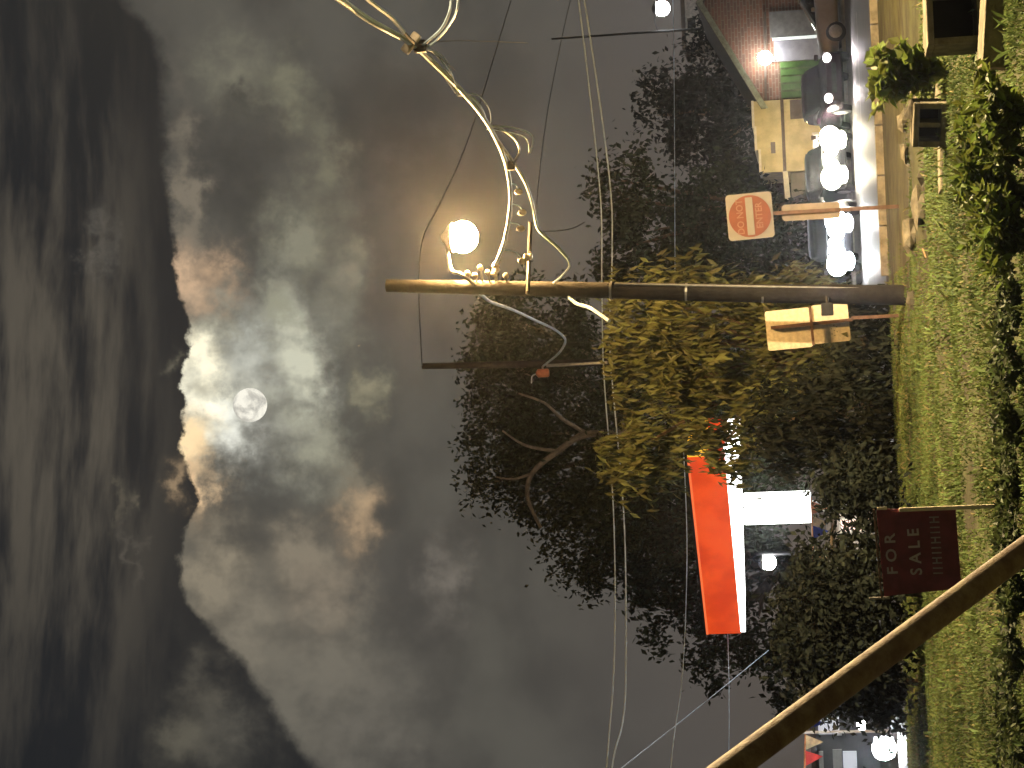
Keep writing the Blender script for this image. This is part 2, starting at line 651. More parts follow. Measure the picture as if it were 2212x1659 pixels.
tag(mb.build('grass', grass_mat), 'short yellow green grass of the verge between pole and camera', 'grass', kind='stuff')

# ------------------------------------------------------------------ foliage
bark = pmat('bark', (0.12, 0.09, 0.06), 0.95, var=0.4, scale=5, bump=0.8)
bark_pale = pmat('bark_pale', (0.17, 0.155, 0.12), 0.9, var=0.3, scale=5, bump=0.6)
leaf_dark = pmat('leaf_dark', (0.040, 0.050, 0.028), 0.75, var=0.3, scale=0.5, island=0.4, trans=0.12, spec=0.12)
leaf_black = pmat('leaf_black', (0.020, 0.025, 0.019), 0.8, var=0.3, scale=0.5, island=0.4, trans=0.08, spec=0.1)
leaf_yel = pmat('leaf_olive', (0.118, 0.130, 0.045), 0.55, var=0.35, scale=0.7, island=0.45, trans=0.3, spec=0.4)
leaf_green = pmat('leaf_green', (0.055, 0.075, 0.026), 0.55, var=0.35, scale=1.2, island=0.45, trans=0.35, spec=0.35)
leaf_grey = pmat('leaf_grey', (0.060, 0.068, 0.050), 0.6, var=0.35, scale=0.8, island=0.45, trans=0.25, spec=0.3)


def leaf(mb, p, ax, L, wd, rng):
    ax = ax.normalized()
    u = ax.orthogonal().normalized()
    w = ax.cross(u)
    an = rng.uniform(0, 6.283)
    s_ = u * math.cos(an) + w * math.sin(an)
    nrm = ax.cross(s_)
    i = len(mb.v)
    mb.v += [p, p + ax * L * 0.45 + s_ * wd + nrm * wd * 0.3, p + ax * L, p + ax * L * 0.45 - s_ * wd + nrm * wd * 0.3]
    mb.f.append([i, i + 1, i + 2, i + 3])


def tree(name, label, cat, D, blobs, n, L, mat, base=None, droop=0.5, trunk_r=0.2, seed=1, aspect=0.25, clump=0.45, group=None, barkm=None, limbs=6, depth=0.9, per=60):
    """blobs: (x, y, half width, half height) of crown lobes measured in the photo; turned into ellipsoids at distance D"""
    rng = random.Random(seed)
    s = D / F
    ell = []
    for (x, y, ry, rx) in blobs:
        dd = D + rng.uniform(-0.5, 0.5) * depth
        c = at(x, y, dd)
        ell.append((c, ry * s, rx * s))
    if base is None:
        c = ell[0][0]
        base = (c.x, D)
    root = empty(name, (base[0], base[1], gz(base[0], base[1])))
    tag(root, label, cat, group)
    mb = MB()
    vols = [e[1] * e[2] for e in ell]
    tot = sum(vols)
    centres = []
    for (c, a, b), vv in zip(ell, vols):
        k = max(3, int(n / per * vv / tot))
        for _ in range(k):
            while True:
                q = Vector((rng.uniform(-1, 1), rng.uniform(-1, 1), rng.uniform(-1, 1)))
                if 0.15 < q.length < 1:
                    break
            q = q.normalized() * (q.length ** 0.45)
            cc = c + Vector((q.x * a, q.y * max(a, b) * depth, q.z * b))
            centres.append(cc)
    for cc in centres:
        if cc.z < base_z(cc) + 0.1:
            cc.z = base_z(cc) + rng.uniform(0.1, 0.5)
        cs = clump * rng.uniform(0.6, 1.4)
        for _ in range(int(per * rng.uniform(0.6, 1.4))):
            p = cc + Vector((rng.gauss(0, cs), rng.gauss(0, cs), rng.gauss(0, cs * 0.75)))
            if p.z < 0.05:
                continue
            ax = Vector((rng.gauss(0, 1), rng.gauss(0, 1), rng.gauss(0, 1) - droop * 2.2))
            ll = L * rng.uniform(0.6, 1.35)
            leaf(mb, p, ax, ll, ll * aspect, rng)
    cr = mb.build('crown', mat, root, kind='stuff')
    # trunk and limbs
    bm_ = barkm or bark
    top = sum((e[0] for e in ell), Vector()) / len(ell)
    fork = Vector((base[0] * 0.6 + top.x * 0.4, base[1], max(1.0, top.z * 0.45)))
    b0 = Vector((base[0], base[1], gz(*base) - 0.1))
    tr = MB().tube(smoothpath([b0, b0.lerp(fork, 0.5) + Vector((rng.uniform(-.1, .1), 0, 0)), fork], 4), [trunk_r * (1.25 - 0.06 * k) for k in range(9)], 10)
    tob = tr.build('trunk', bm_, root, smooth=True)
    for k in range(limbs):
        e = ell[k % len(ell)]
        tgt = e[0] + Vector((rng.uniform(-.4, .4) * e[1], rng.uniform(-.4, .4) * e[1], rng.uniform(-.2, .5) * e[2]))
        mid = fork.lerp(tgt, 0.5) + Vector((rng.uniform(-.2, .2), rng.uniform(-.2, .2), rng.uniform(0, .3)))
        path = smoothpath([fork, mid, tgt], 5)
        MB().tube(path, [trunk_r * 0.62 * (1 - 0.085 * q) for q in range(len(path))], 7).build('limb', bm_, tob, smooth=True)
    return root


def base_z(p):
    return gz(p.x, p.y)


# big dark tree behind everything, left of the pole
shade = tree('shade_tree', 'tallest dark shade tree rising behind the second utility pole', 'tree', 60,
     [(1130, 830, 170, 125), (1090, 960, 90, 95), (1250, 900, 210, 150), (1150, 715, 110, 130), (1250, 1190, 95, 75), (1190, 1060, 95, 90), (1420, 960, 250, 170), (1060, 1030, 55, 60), (1070, 790, 90, 70), (1600, 900, 260, 170)],
     46000, 0.18, leaf_dark, base=(-1.2, 60), trunk_r=0.3, seed=11, clump=0.32, barkm=bark_pale, limbs=10)
for pth, rad in (([(1560, 950), (1400, 940), (1270, 938), (1205, 975), (1150, 1022), (1140, 1075), (1168, 1140)], 0.13), ([(1270, 938), (1215, 905), (1175, 870), (1120, 850)], 0.07), ([(1205, 975), (1135, 962), (1085, 930)], 0.06), ([(1150, 1022), (1110, 1035), (1070, 1030)], 0.05)):
    pth_ = smoothpath([at(x, y, 57.4) for x, y in pth], 5)
    MB().tube(pth_, [rad * (1 - 0.65 * k / len(pth_)) for k in range(len(pth_))], 7).build('limb', bark_pale, [c for c in shade.children if c.name.startswith('trunk')][0], smooth=True)
# leafy tree lit by the orange lamp
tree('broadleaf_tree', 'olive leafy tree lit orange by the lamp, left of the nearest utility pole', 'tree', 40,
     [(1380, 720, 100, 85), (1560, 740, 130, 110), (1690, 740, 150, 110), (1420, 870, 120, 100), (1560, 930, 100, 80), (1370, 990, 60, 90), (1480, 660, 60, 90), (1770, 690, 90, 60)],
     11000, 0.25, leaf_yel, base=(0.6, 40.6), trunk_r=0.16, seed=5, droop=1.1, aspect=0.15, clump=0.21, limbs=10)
tree('dense_shrub', 'dark loose shrub below the olive tree, left of the cream panels', 'shrub', 38,
     [(1850, 760, 150, 85), (1830, 950, 150, 110), (1720, 920, 120, 90), (1900, 1020, 90, 60)],
     8000, 0.20, leaf_black, base=(-0.6, 38.4), trunk_r=0.07, seed=6, droop=0.9, aspect=0.18, clump=0.20, limbs=6)
tree('broadleaf_tree', 'dim olive leafy tree behind the red sign, right of the nearest utility pole', 'tree', 66,
     [(1340, 395, 85, 60), (1330, 545, 80, 60), (1430, 510, 110, 100), (1570, 500, 130, 120), (1650, 540, 110, 130), (1760, 560, 90, 80), (1480, 590, 60, 130)],
     14000, 0.24, leaf_dark, base=(6.0, 66), trunk_r=0.22, seed=8, clump=0.32, limbs=8)
tree('shade_tree', 'black silhouetted tree beside the gabled brick building', 'tree', 112,
     [(1440, 235, 70, 60), (1520, 260, 110, 85), (1610, 300, 110, 80), (1530, 160, 90, 60), (1660, 395, 90, 80), (1690, 420, 90, 80), (1560, 60, 80, 45)],
     14000, 0.36, leaf_black, base=(15.5, 113), trunk_r=0.35, seed=21, clump=0.5, limbs=8)
tree('shade_tree', 'dark spreading tree behind the orange fuel canopy', 'tree', 76,
     [(1400, 1120, 140, 110), (1500, 1200, 150, 130), (1440, 1310, 110, 70), (1540, 1400, 90, 70), (1620, 1300, 150, 110), (1480, 1060, 120, 120), (1330, 1200, 80, 60), (1700, 1450, 90, 60)],
     15000, 0.28, leaf_dark, base=(-7.0, 76), trunk_r=0.35, seed=31, clump=0.36, limbs=8)
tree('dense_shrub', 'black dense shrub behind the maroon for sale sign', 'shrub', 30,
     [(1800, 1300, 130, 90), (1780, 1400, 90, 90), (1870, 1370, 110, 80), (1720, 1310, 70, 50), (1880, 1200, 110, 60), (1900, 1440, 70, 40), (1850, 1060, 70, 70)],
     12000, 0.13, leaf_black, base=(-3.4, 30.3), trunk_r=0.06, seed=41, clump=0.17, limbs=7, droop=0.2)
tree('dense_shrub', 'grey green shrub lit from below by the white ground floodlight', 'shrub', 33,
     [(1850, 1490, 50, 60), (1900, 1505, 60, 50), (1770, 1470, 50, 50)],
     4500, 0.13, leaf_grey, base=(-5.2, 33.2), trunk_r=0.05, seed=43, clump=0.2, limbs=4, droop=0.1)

# ------------------------------------------------------------------ utility poles
wood = pmat('pole_wood', (0.024, 0.0215, 0.020), 0.9, var=0.35, scale=4, bump=0.6)
galv = pmat('galvanised', (0.42, 0.42, 0.40), 0.45, 0.8, var=0.15, scale=12)
dark_metal = pmat('dark_metal', (0.03, 0.03, 0.032), 0.6, 0.3, var=0.3, scale=9)
porcelain = pmat('porcelain', (0.55, 0.48, 0.42), 0.25, var=0.1, scale=9)
cable_pale = pmat('cable_pale', (0.46, 0.58, 0.70), 0.45, var=0.12, scale=5)
cable_black = pmat('cable_black', (0.035, 0.033, 0.032), 0.6, var=0.3, scale=5)
PD = 32.0
pb = at(1935, 642, PD)
pt = at(835, 617, PD)
pb.z = gz(pb.x, pb.y)
up = empty('utility_pole', pb)
tag(up, 'nearest wooden utility pole with glowing orange street lamp and cable brackets', 'utility pole')
path = [pb + Vector((0, 0, -0.4)), pb.lerp(pt, 0.3), pb.lerp(pt, 0.65), pt]
MB().tube(path, [0.165, 0.145, 0.125, 0.105], 16).build('shaft', wood, up, smooth=True)
AX = (pt - pb).normalized()


def pole_at(x):
    """point on the pole at photo row x"""
    t = (1935 - x) / 1100.0
    return pb.lerp(pt, t)


# lamp arm reaches towards the road corner and the camera
LP = at(1000, 512, 32.05)
a0 = pole_at(1030)
armp = smoothpath([a0 + Vector((0.05, -0.1, 0)), a0 + Vector((0.22, -0.2, 0.2)), at(976, 585, 32.0), at(968, 552, 32.05), LP + Vector((-0.05, 0.05, 0.28))], 5)
arm = MB().tube(armp, 0.032, 8).build('lamp_arm', galv, up, smooth=True)
hd = MB().lathe(LP + Vector((0, 0, 0.30)), (0, 0, -1), [(-.06, 0.05), (0.0, 0.11), (0.08, 0.22), (0.13, 0.25)], 18).build('lamp_head', galv, up, smooth=True)
MB().ball(LP, 0.262, 18, 12, (1, 1, 0.95)).build('lamp_globe', emat('sodium_bulb', (1.0, 0.58, 0.20), 2000.0), up, smooth=True)
# hardware on the right hand side of the pole
for k, (x, dxx) in enumerate(((1018, 0.20), (1034, 0.17), (1046, 0.30), (1062, 0.22), (1075, 0.20), (1100, 0.18))):
    c = pole_at(x) + Vector((dxx, -0.12, 0))
    MB().lathe(c, (0.3, -0.9, 0.1), [(0, 0.02), (0.01, 0.045), (0.05, 0.03), (0.07, 0.05), (0.1, 0.02)], 10).build('insulator', porcelain, up, smooth=True)
    MB().tube([pole_at(x) + Vector((0.08, -0.05, 0)), c], 0.014, 6).build('bolt', galv, up)
for x in (1068,):
    c = at(1072, 578, 31.9)
    MB().lathe(c + Vector((-0.08, 0, 0)), (1, 0, 0.1), [(0, 0.03), (0.03, 0.07), (0.08, 0.05), (0.11, 0.075), (0.17, 0.03)], 12).build('insulator', porcelain, up, smooth=True)
    MB().tube([pole_at(1075) + Vector((0.05, 0, 0)), c], 0.02, 6).build('bolt', galv, up)
b0, b1 = pole_at(1145) + Vector((-0.1, -0.16, 0)), at(1146, 480, 31.9)
rodv = (b1 - b0)
MB().tube([b0, b1], 0.035, 8).build('bracket_arm', wood, up, smooth=True)
MB().tube([b0.lerp(b1, 0.05) + Vector((0, -.045, 0)), b0.lerp(b1, 0.45) + Vector((0, -.045, 0))], 0.018, 6).build('bracket_strap', galv, up)
c = b0.lerp(b1, 0.52)
MB().lathe(c + Vector((0, -.05, -.06)), (0, 0, 1), [(0, .03), (.03, .06), (.08, .045), (.12, .06), (.15, .02)], 10).build('insulator', porcelain, up, smooth=True)
MB().bbox(at(1787, 668, 31.75), (0.20, 0.14, 0.19), 0.015).build('terminal_box', dark_metal, up)
MB().tube([at(1787, 640, 31.8), at(1787, 660, 31.8)], 0.03, 6).build('box_bracket', dark_metal, up)
for x in (1320, 1480, 1640):
    MB().lathe(pole_at(x) - AX * 0.02, AX, [(0, 0.146), (0.035, 0.146)], 16).build('band', galv, up)
MB().tube([pole_at(1910) + Vector((0.11, -0.10, 0)), pole_at(1330) + Vector((0.10, -0.09, 0))], 0.022, 8).build('conduit', galv, up, smooth=True)

# second pole, further back
p2t, p2b = at(912, 791, 54), at(1310, 783, 54)
d2 = (p2t - p2b)
foot = p2b - d2 * (p2b.z / d2.z)
u2 = empty('utility_pole', foot)
tag(u2, 'slim far utility pole standing in front of the tallest dark tree', 'utility pole')
MB().tube([foot - Vector((0, 0, 0.3)), p2b, p2t], [0.14, 0.10, 0.085], 12).build('shaft', wood, u2, smooth=True)
MB().tube([at(1312, 783, 53.9), at(1180, 790, 53.85)], 0.045, 7).build('conduit', galv, u2, smooth=True)
tc_ = at(1172, 806, 53.7)
MB().lathe(tc_ + Vector((0, 0, -0.18)), (0, 0, 1), [(0, .09), (.04, .12), (.3, .12), (.36, .05)], 12).build('fuse_cutout', pmat('brown_porcelain', (0.45, 0.16, 0.08), 0.3), u2, smooth=True)
MB().tube([at(1172, 792, 53.8), tc_], 0.03, 6).build('bracket_arm', galv, u2)
MB().tube(smoothpath([tc_ + Vector((0, 0, .1)), at(1150, 812, 53.7), at(1148, 828, 53.7)], 5), 0.02, 6).build('jumper', cable_pale, u2)

# pole that anchors the guy wire beside the camera
G1 = at(1580, 1659, 5.0)
G2 = at(2212, 1190, 5.9)
gd = (G2 - G1) / (G1.z - G2.z)
anchor = G2 + gd * (G2.z + 0.0)
gtop = G1 - gd * (6.6 - G1.z)
u3 = empty('utility_pole', (gtop.x - 0.15, gtop.y - 0.05, 0))
tag(u3, 'wooden utility pole holding the top of the rusty guy guard', 'utility pole')
MB().tube([(gtop.x - 0.15, gtop.y - 0.05, -0.3), (gtop.x - 0.15, gtop.y - 0.05, 4), (gtop.x - 0.15, gtop.y - 0.05, 8.5)], [0.17, 0.15, 0.12], 14).build('shaft', wood, u3, smooth=True)
MB().lathe((gtop.x - 0.15, gtop.y - 0.05, 6.5), (0, 0, 1), [(0, .15), (.08, .15)], 14).build('band', galv, u3)

# guy wire with its pipe guard
rust = pmat('rusty_pipe', (0.30, 0.19, 0.12), 0.6, 0.0, var=0.3, scale=14, bump=0.35, col2=(0.42, 0.33, 0.19), spec=0.45)
g = empty('guy_wire', (anchor.x, anchor.y, gz(anchor.x, anchor.y)))
tag(g, 'rusty tan pipe guard slanting over a guy wire in front of the maroon sign', 'guy wire')
gs = anchor.lerp(G1, 0.12)
ge = G1 + (G1 - G2) * 0.6
MB().tube([gs, gs.lerp(ge, .33), gs.lerp(ge, .66), ge], 0.0375, 24).build('pipe_guard', rust, g, smooth=True)
MB().tube([anchor - Vector((0, 0, .1)), gs], 0.010, 8).build('anchor_rod', galv, g)
MB().tube([ge, gtop], 0.006, 6).build('strand', galv, g)
MB().lathe(gs.lerp(ge, 0.02), (ge - gs), [(0, 0.042), (0.03, 0.042)], 20).build('clamp', galv, g)

# ------------------------------------------------------------------ wires
def cable(name, label, pts, r, mat, group=None, sub=6, n=6):
    o = MB().tube(smoothpath([at(*p) for p in pts], sub), r, n).build(name, mat, smooth=True)
    return tag(o, label, 'cable', group)


cable('power_line', 'upper of two pale wires crossing in front of the tallest tree', [(1225, -160, 46), (1250, 0, 46), (1295, 400, 47), (1300, 600, 47), (1304, 800, 47), (1325, 1100, 47), (1328, 1400, 46), (1312, 1640, 44), (1300, 1800, 43)], 0.017, cable_pale)
cable('power_line', 'lower of two pale wires crossing in front of the tallest tree', [(1225, -160, 46), (1262, 0, 46), (1316, 380, 47), (1322, 560, 47), (1318, 760, 47), (1348, 1120, 47), (1352, 1450, 46), (1345, 1560, 45), (1325, 1640, 44), (1305, 1800, 43)], 0.019, cable_pale)
cable('power_line', 'single pale wire passing over the orange fuel canopy', [(1470, 880, 50), (1478, 1000, 50), (1484, 1200, 50), (1475, 1450, 48), (1455, 1600, 46), (1440, 1760, 45)], 0.014, cable_pale)
cable('power_line', 'thin slanting stay wire left of the fuel canopy', [(1660, 1405, 58), (1500, 1535, 52), (1345, 1657, 47), (1240, 1740, 44)], 0.014, cable_pale)
cable('power_line', 'faint level wire leaving the left end of the fuel canopy', [(1572, 1365, 58), (1575, 1500, 57), (1574, 1659, 56), (1572, 1800, 55)], 0.012, cable_pale)
cable('power_line', 'faint wire in front of the black silhouetted tree', [(1452, -60, 70), (1456, 150, 70), (1458, 560, 62), (1456, 640, 60)], 0.014, cable_pale)
cable('power_line', 'thin dark wire climbing behind the glowing orange lamp', [(1130, -80, 64), (1104, 0, 62), (1015, 290, 56), (950, 440, 52), (912, 520, 50), (905, 640, 48), (912, 791, 54)], 0.014, cable_black)
cable('power_line', 'thin dark wire falling past the white street light', [(1250, -60, 72), (1225, 30, 70), (1190, 200, 66), (1170, 330, 60), (1156, 480, 40)], 0.012, cable_black)

# heavy bundle that swings from the pole over the camera's right shoulder
cb = empty('cable_bundle', at(1068, 578, 32))
tag(cb, 'thick pale telephone cable bundle curving up from the nearest pole', 'cable')
main = [(600, -90, 20.5), (735, 0, 22.5), (800, 45, 23.6), (888, 94, 25), (940, 140, 26), (1000, 200, 27.2), (1050, 262, 28.5), (1085, 330, 29.6), (1100, 390, 30.4), (1102, 450, 31), (1090, 520, 31.5), (1068, 578, 31.9)]
mp = smoothpath([at(*p) for p in main], 6)
MB().tube(mp, [0.042 - 0.011 * k / len(mp) for k in range(len(mp))], 9).build('main_cable', cable_pale, cb, smooth=True)


def strand(pts, r, mat=cable_pale, nm='strand'):
    return MB().tube(smoothpath([at(*p) for p in pts], 6), r * 0.75, 6).build(nm, mat, cb, smooth=True)


strand([(690, -90, 21), (795, 0, 22.8), (845, 38, 23.8), (872, 70, 24.4)], 0.034)
strand([(872, 70, 24.4), (890, 88, 24.8), (903, 100, 25.2)], 0.030, cable_black)
strand([(905, 102, 25.2), (935, 112, 25.8), (960, 140, 26.2), (978, 170, 26.8), (990, 205, 27.2)], 0.020)
strand([(905, 104, 25.2), (925, 122, 25.6), (950, 150, 26.2), (985, 200, 27.1)], 0.024)
strand([(915, 108, 25.2), (948, 115, 25.8), (972, 148, 26.2), (990, 205, 27.1)], 0.010)
strand([(988, 205, 27.2), (1018, 210, 27.6), (1040, 235, 28), (1052, 268, 28.6)], 0.026)
strand([(990, 205, 27.2), (1030, 205, 27.5), (1055, 232, 28), (1060, 262, 28.5), (1052, 280, 28.8)], 0.012)
strand([(1048, 268, 28.7), (1085, 280, 28.9), (1112, 300, 29.1), (1122, 325, 29.4), (1110, 352, 29.8)], 0.024)
strand([(1060, 272, 28.7), (1100, 275, 28.9), (1138, 285, 29), (1152, 300, 29.1), (1145, 330, 29.4)], 0.016)
strand([(1065, 280, 28.8), (1120, 290, 28.9), (1140, 305, 29), (1143, 330, 29.4)], 0.010)
strand([(1055, 272, 28.8), (1080, 310, 29.3), (1108, 350, 29.9), (1135, 395, 30.3), (1150, 440, 30.8), (1160, 490, 31.3), (1175, 508, 31.4)], 0.034)
strand([(1175, 508, 31.4), (1205, 535, 31.5), (1226, 558, 31.6)], 0.036)
strand([(1226, 558, 31.6), (1230, 575, 31.7), (1215, 595, 31.8), (1195, 612, 31.9)], 0.022)
strand([(1170, 500, 31.4), (1210, 498, 31.5), (1240, 492, 31.6), (1262, 480, 31.8)], 0.012, cable_black)
for x0, y0, x1, y1 in ((1095, 395, 1120, 410), (1100, 440, 1128, 455), (1098, 480, 1125, 490), (1085, 540, 1128, 560)):
    strand([(x0, y0, 31), ((x0 + x1) / 2 + 6, y0 + 4, 31), (x1, y1, 31.1)], 0.014, nm='drop_wire')
    MB().ball(at(x1, y1 + 4, 31.1), 0.055, 10, 7, (1, 1, 1.3)).build('clamp', porcelain, cb, smooth=True)
MB().bbox(at(888, 93, 25.0), (0.30, 0.12, 0.12), 0.03, Matrix.Rotation(R(40), 3, 'Y')).build('splice_case', porcelain, cb)
MB().bbox(at(908, 100, 25.2), (0.16, 0.14, 0.17), 0.03).build('splice_case', dark_metal, cb)
MB().bbox(at(1104, 358, 29.9), (0.14, 0.12, 0.12), 0.03).build('splice_case', dark_metal, cb)
strand([(908, 100, 25.2), (925, 88, 25), (955, 60, 24.6), (972, 22, 24), (974, -20, 23.5), (960, -90, 22)], 0.026)
strand([(920, 104, 25.3), (944, 86, 25.2), (968, 58, 24.8), (986, 24, 24.2), (990, -20, 23.6), (985, -90, 22)], 0.020)
strand([(908, 92, 25.2), (1000, 88, 25.6), (1140, 93, 26)], 0.008, cable_black, 'drop_wire')
strand([(914, 108, 25.3), (950, 125, 25.6), (985, 152, 26)], 0.006, cable_black, 'drop_wire')

cable('service_cable', 'pale sagging cable slung between the two utility poles', [(1035, 632, 32), (1060, 652, 33.5), (1105, 668, 36), (1152, 690, 40), (1195, 710, 44), (1218, 728, 47), (1220, 742, 49), (1205, 765, 51), (1174, 790, 53.7)], 0.030, cable_pale)
cable('service_cable', 'short bright cable stub hanging left off the nearest pole', [(1228, 642, 31.9), (1246, 656, 31.6), (1264, 661, 31.4), (1280, 668, 31.2), (1316, 693, 30.8)], 0.030, cable_pale)

# ------------------------------------------------------------------ street signs
white_sheet = pmat('sign_white', (0.215, 0.205, 0.19), 0.45, var=0.06, scale=4)
sign_red = pmat('sign_red', (0.16, 0.048, 0.026), 0.4, var=0.12, scale=5)
post_rust = pmat('post_brown', (0.13, 0.075, 0.05), 0.7, 0.2, var=0.3, scale=8)


def rounded(w, h, r, n=5):
    out = []
    for cx, cz, a in ((w / 2 - r, h / 2 - r, 0), (-w / 2 + r, h / 2 - r, 90), (-w / 2 + r, -h / 2 + r, 180), (w / 2 - r, -h / 2 + r, 270)):
        for k in range(n + 1):
            t = R(a + 90 * k / n)
            out.append((cx + r * math.cos(t), cz + r * math.sin(t)))
    return out


SD = 33.0
sc = at(1620, 467, SD)
Msign = Matrix.Translation(sc) @ Matrix.Rotation(R(-2.4), 4, 'Y') @ Matrix.Rotation(R(-3), 4, 'Z')


def sp(x, z, y=0.0):
    return Msign @ Vector((x, y, z))


lp = at(1752, 456, SD)
sbase = Vector((lp.x, SD, 0))
ds = empty('traffic_sign', (sbase.x, sbase.y, 0))
tag(ds, 'square white sign with red disc and white bar, do not enter', 'traffic sign')
W_ = 0.755
MB().prism([sp(x, z) for x, z in rounded(W_, W_, 0.06)], Msign.to_3x3() @ Vector((0, 0.006, 0))).build('plate', white_sheet, ds)
disc = [(0.345 * math.cos(2 * math.pi * k / 40), 0.345 * math.sin(2 * math.pi * k / 40)) for k in range(40)]
dob = MB().prism([sp(x, z, -0.003) for x, z in disc], Msign.to_3x3() @ Vector((0, -0.003, 0))).build('red_disc', sign_red, ds)
MB().prism([sp(x, z, -0.008) for x, z in rounded(0.62, 0.12, 0.012)], Msign.to_3x3() @ Vector((0, -0.003, 0))).build('white_bar', white_sheet, dob)
dim_letter = pmat('sign_letter', (0.23, 0.12, 0.085), 0.5, var=0.1, scale=4)
for body, zz in (('DO NOT', 0.155), ('ENTER', -0.155)):
    vs, fs = text_geo(body, 0.155)
    MB().raw([sp(v.x * 0.92, v.y + zz, -0.009) for v in vs], fs).build('letters', dim_letter, dob)
MB().box(sp(0.02, 0.0, 0.035), (0.06, 0.05, W_), Msign.to_3x3()).build('post_top', post_rust, ds)
MB().box((sbase.x, sbase.y + 0.035, (sc.z - 0.34) / 2), (0.06, 0.05, sc.z - 0.34)).build('post', post_rust, ds)
MB().prism([Vector((lp.x + x, lp.y + 0.075, lp.z + z)) for x, z in rounded(0.27, 0.95, 0.06)], (0, 0.006, 0)).build('back_plate', pmat('sign_back', (0.24, 0.20, 0.16), 0.5, 0.1, var=0.15, scale=6), ds)

# pair of sign panels seen from behind, on their own post
wc = at(1748, 704, 33.4)
Mw = Matrix.Translation(wc) @ Matrix.Rotation(R(-3.0), 4, 'Y')


def wp(x, z, y=0.0):
    return Mw @ Vector((x, y, z))


wbx = wp(0.0, -wc.z)
ws = empty('sign_post', (wbx.x, wbx.y, 0))
tag(ws, 'two stacked cream sign panels seen from behind, left of the nearest pole', 'sign')
grime = pmat('panel_grime', (0.66, 0.60, 0.46), 0.5, var=0.16, scale=16)
MB().prism([wp(x - 0.02, z + 0.34) for x, z in rounded(0.66, 0.74, 0.04)], (0, 0.006, 0)).build('panel', grime, ws)
MB().prism([wp(x + 0.01, z - 0.355) for x, z in rounded(0.64, 0.60, 0.04)], (0, 0.006, 0)).build('panel', grime, ws)
MB().box(wp(0.03, -0.04, -0.03), (0.055, 0.04, 1.34), Mw.to_3x3()).build('post_upper', post_rust, ws)
MB().box((wbx.x + 0.02, wbx.y - 0.03, (wc.z - 0.68) / 2), (0.055, 0.04, wc.z - 0.70)).build('post', post_rust, ws)
MB().box(wp(0, -0.04, -0.062), (0.64, 0.02, 0.045), Mw.to_3x3()).build('crossbar', post_rust, ws)
stick = pmat('sticker', (0.16, 0.17, 0.08), 0.6)
MB().prism([wp(x - 0.2, z - 0.55, -0.002) for x, z in ((-0.05, -0.06), (0.04, -0.05), (0.02, 0.05))], (0, -0.002, 0)).build('sticker', stick, ws)
for k in range(7):
    MB().prism([wp(-0.20 + 0.028 * k + x, -0.40 + 0.05 * math.sin(k * 2.1) + z, -0.002) for x, z in ((-0.012, -0.012), (0.012, -0.01), (0.006, 0.014))], (0, -0.002, 0)).build('sticker', stick, ws)

# for sale sign on a stake
FD = 16.0
tr_, tl_, bl_, br_ = at(1893, 1100, FD), at(1910, 1288, FD), at(2077, 1271, FD), at(2064, 1098, FD)
fsb = at(2172, 1092, FD)
fz = gz(fsb.x, FD)
fs_ = empty('for_sale_sign', (fsb.x, FD, fz))
tag(fs_, 'maroon for sale board hanging on a cream stake in the grass', 'sign')
maroon = pmat('maroon_board', (0.17, 0.030, 0.045), 0.55, var=0.25, scale=7)
cream = pmat('cream_post', (0.72, 0.62, 0.46), 0.6, var=0.12, scale=7)
bo = MB().prism([tl_, tr_, br_, bl_], (0, 0.012, 0)).build('board', maroon, fs_)
ex = (tr_ - tl_ + br_ - bl_).normalized()
ez = (tl_ - bl_ + tr_ - br_).normalized()
letter_dim = pmat('sale_letter', (0.50, 0.42, 0.41), 0.6, var=0.1, scale=5)
letter_dimmer = pmat('sale_letter_faded', (0.36, 0.29, 0.27), 0.6, var=0.2, scale=5)


def board_text(body, x, y, size, mat, sx=1.0):
    c = at(x, y, FD) + Vector((0, -0.006, 0))
    vs, fs = text_geo(body, size)
    MB().raw([c + ex * v.x * sx + ez * v.y for v in vs], fs).build('letters', mat, bo)


board_text('F O R', 1926, 1197, 0.115, letter_dim, 1.15)
board_text('S A L E', 1977, 1192, 0.125, letter_dim, 1.0)
for k in range(6):                      # third line is too worn to read: faded strokes
    c = at(2026 - k * 1.6, 1232 - k * 22, FD) + Vector((0, -0.006, 0))
    mbk = MB()
    mbk.box(c - ex * 0.022, (0.011, 0.001, 0.075))
    mbk.box(c + ex * 0.018, (0.011, 0.001, 0.075))
    if k % 2:
        mbk.box(c + Vector((-0.002, -0.002, 0.004)), (0.035, 0.001, 0.012))
    mbk.build('faded_stroke', letter_dimmer, bo)
st = at(1942, 1101, FD)
MB().box(((st.x + fsb.x) / 2, FD - 0.02, (st.z + fz) / 2 - 0.05), (0.03, 0.03, st.z - fz + 0.1), Matrix.Rotation(math.atan2(st.x - fsb.x, st.z - fz), 3, 'Y')).build('stake', cream, fs_)
MB().box(at(1905, 1098, FD) + Vector((0, -0.012, 0)), (0.02, 0.02, 0.075)).build('hook', cream, fs_)
MB().box(at(1903, 1195, FD - 0.0) + Vector((0, -0.01, 0.025)), (0.70, 0.016, 0.016), Matrix.Rotation(R(-2.6), 3, 'Y')).build('top_rail', post_rust, fs_)
MB().box(at(1900, 1292, FD), (0.018, 0.018, 0.16)).build('hook', pmat('grey_post', (0.3, 0.28, 0.25), 0.7), fs_)

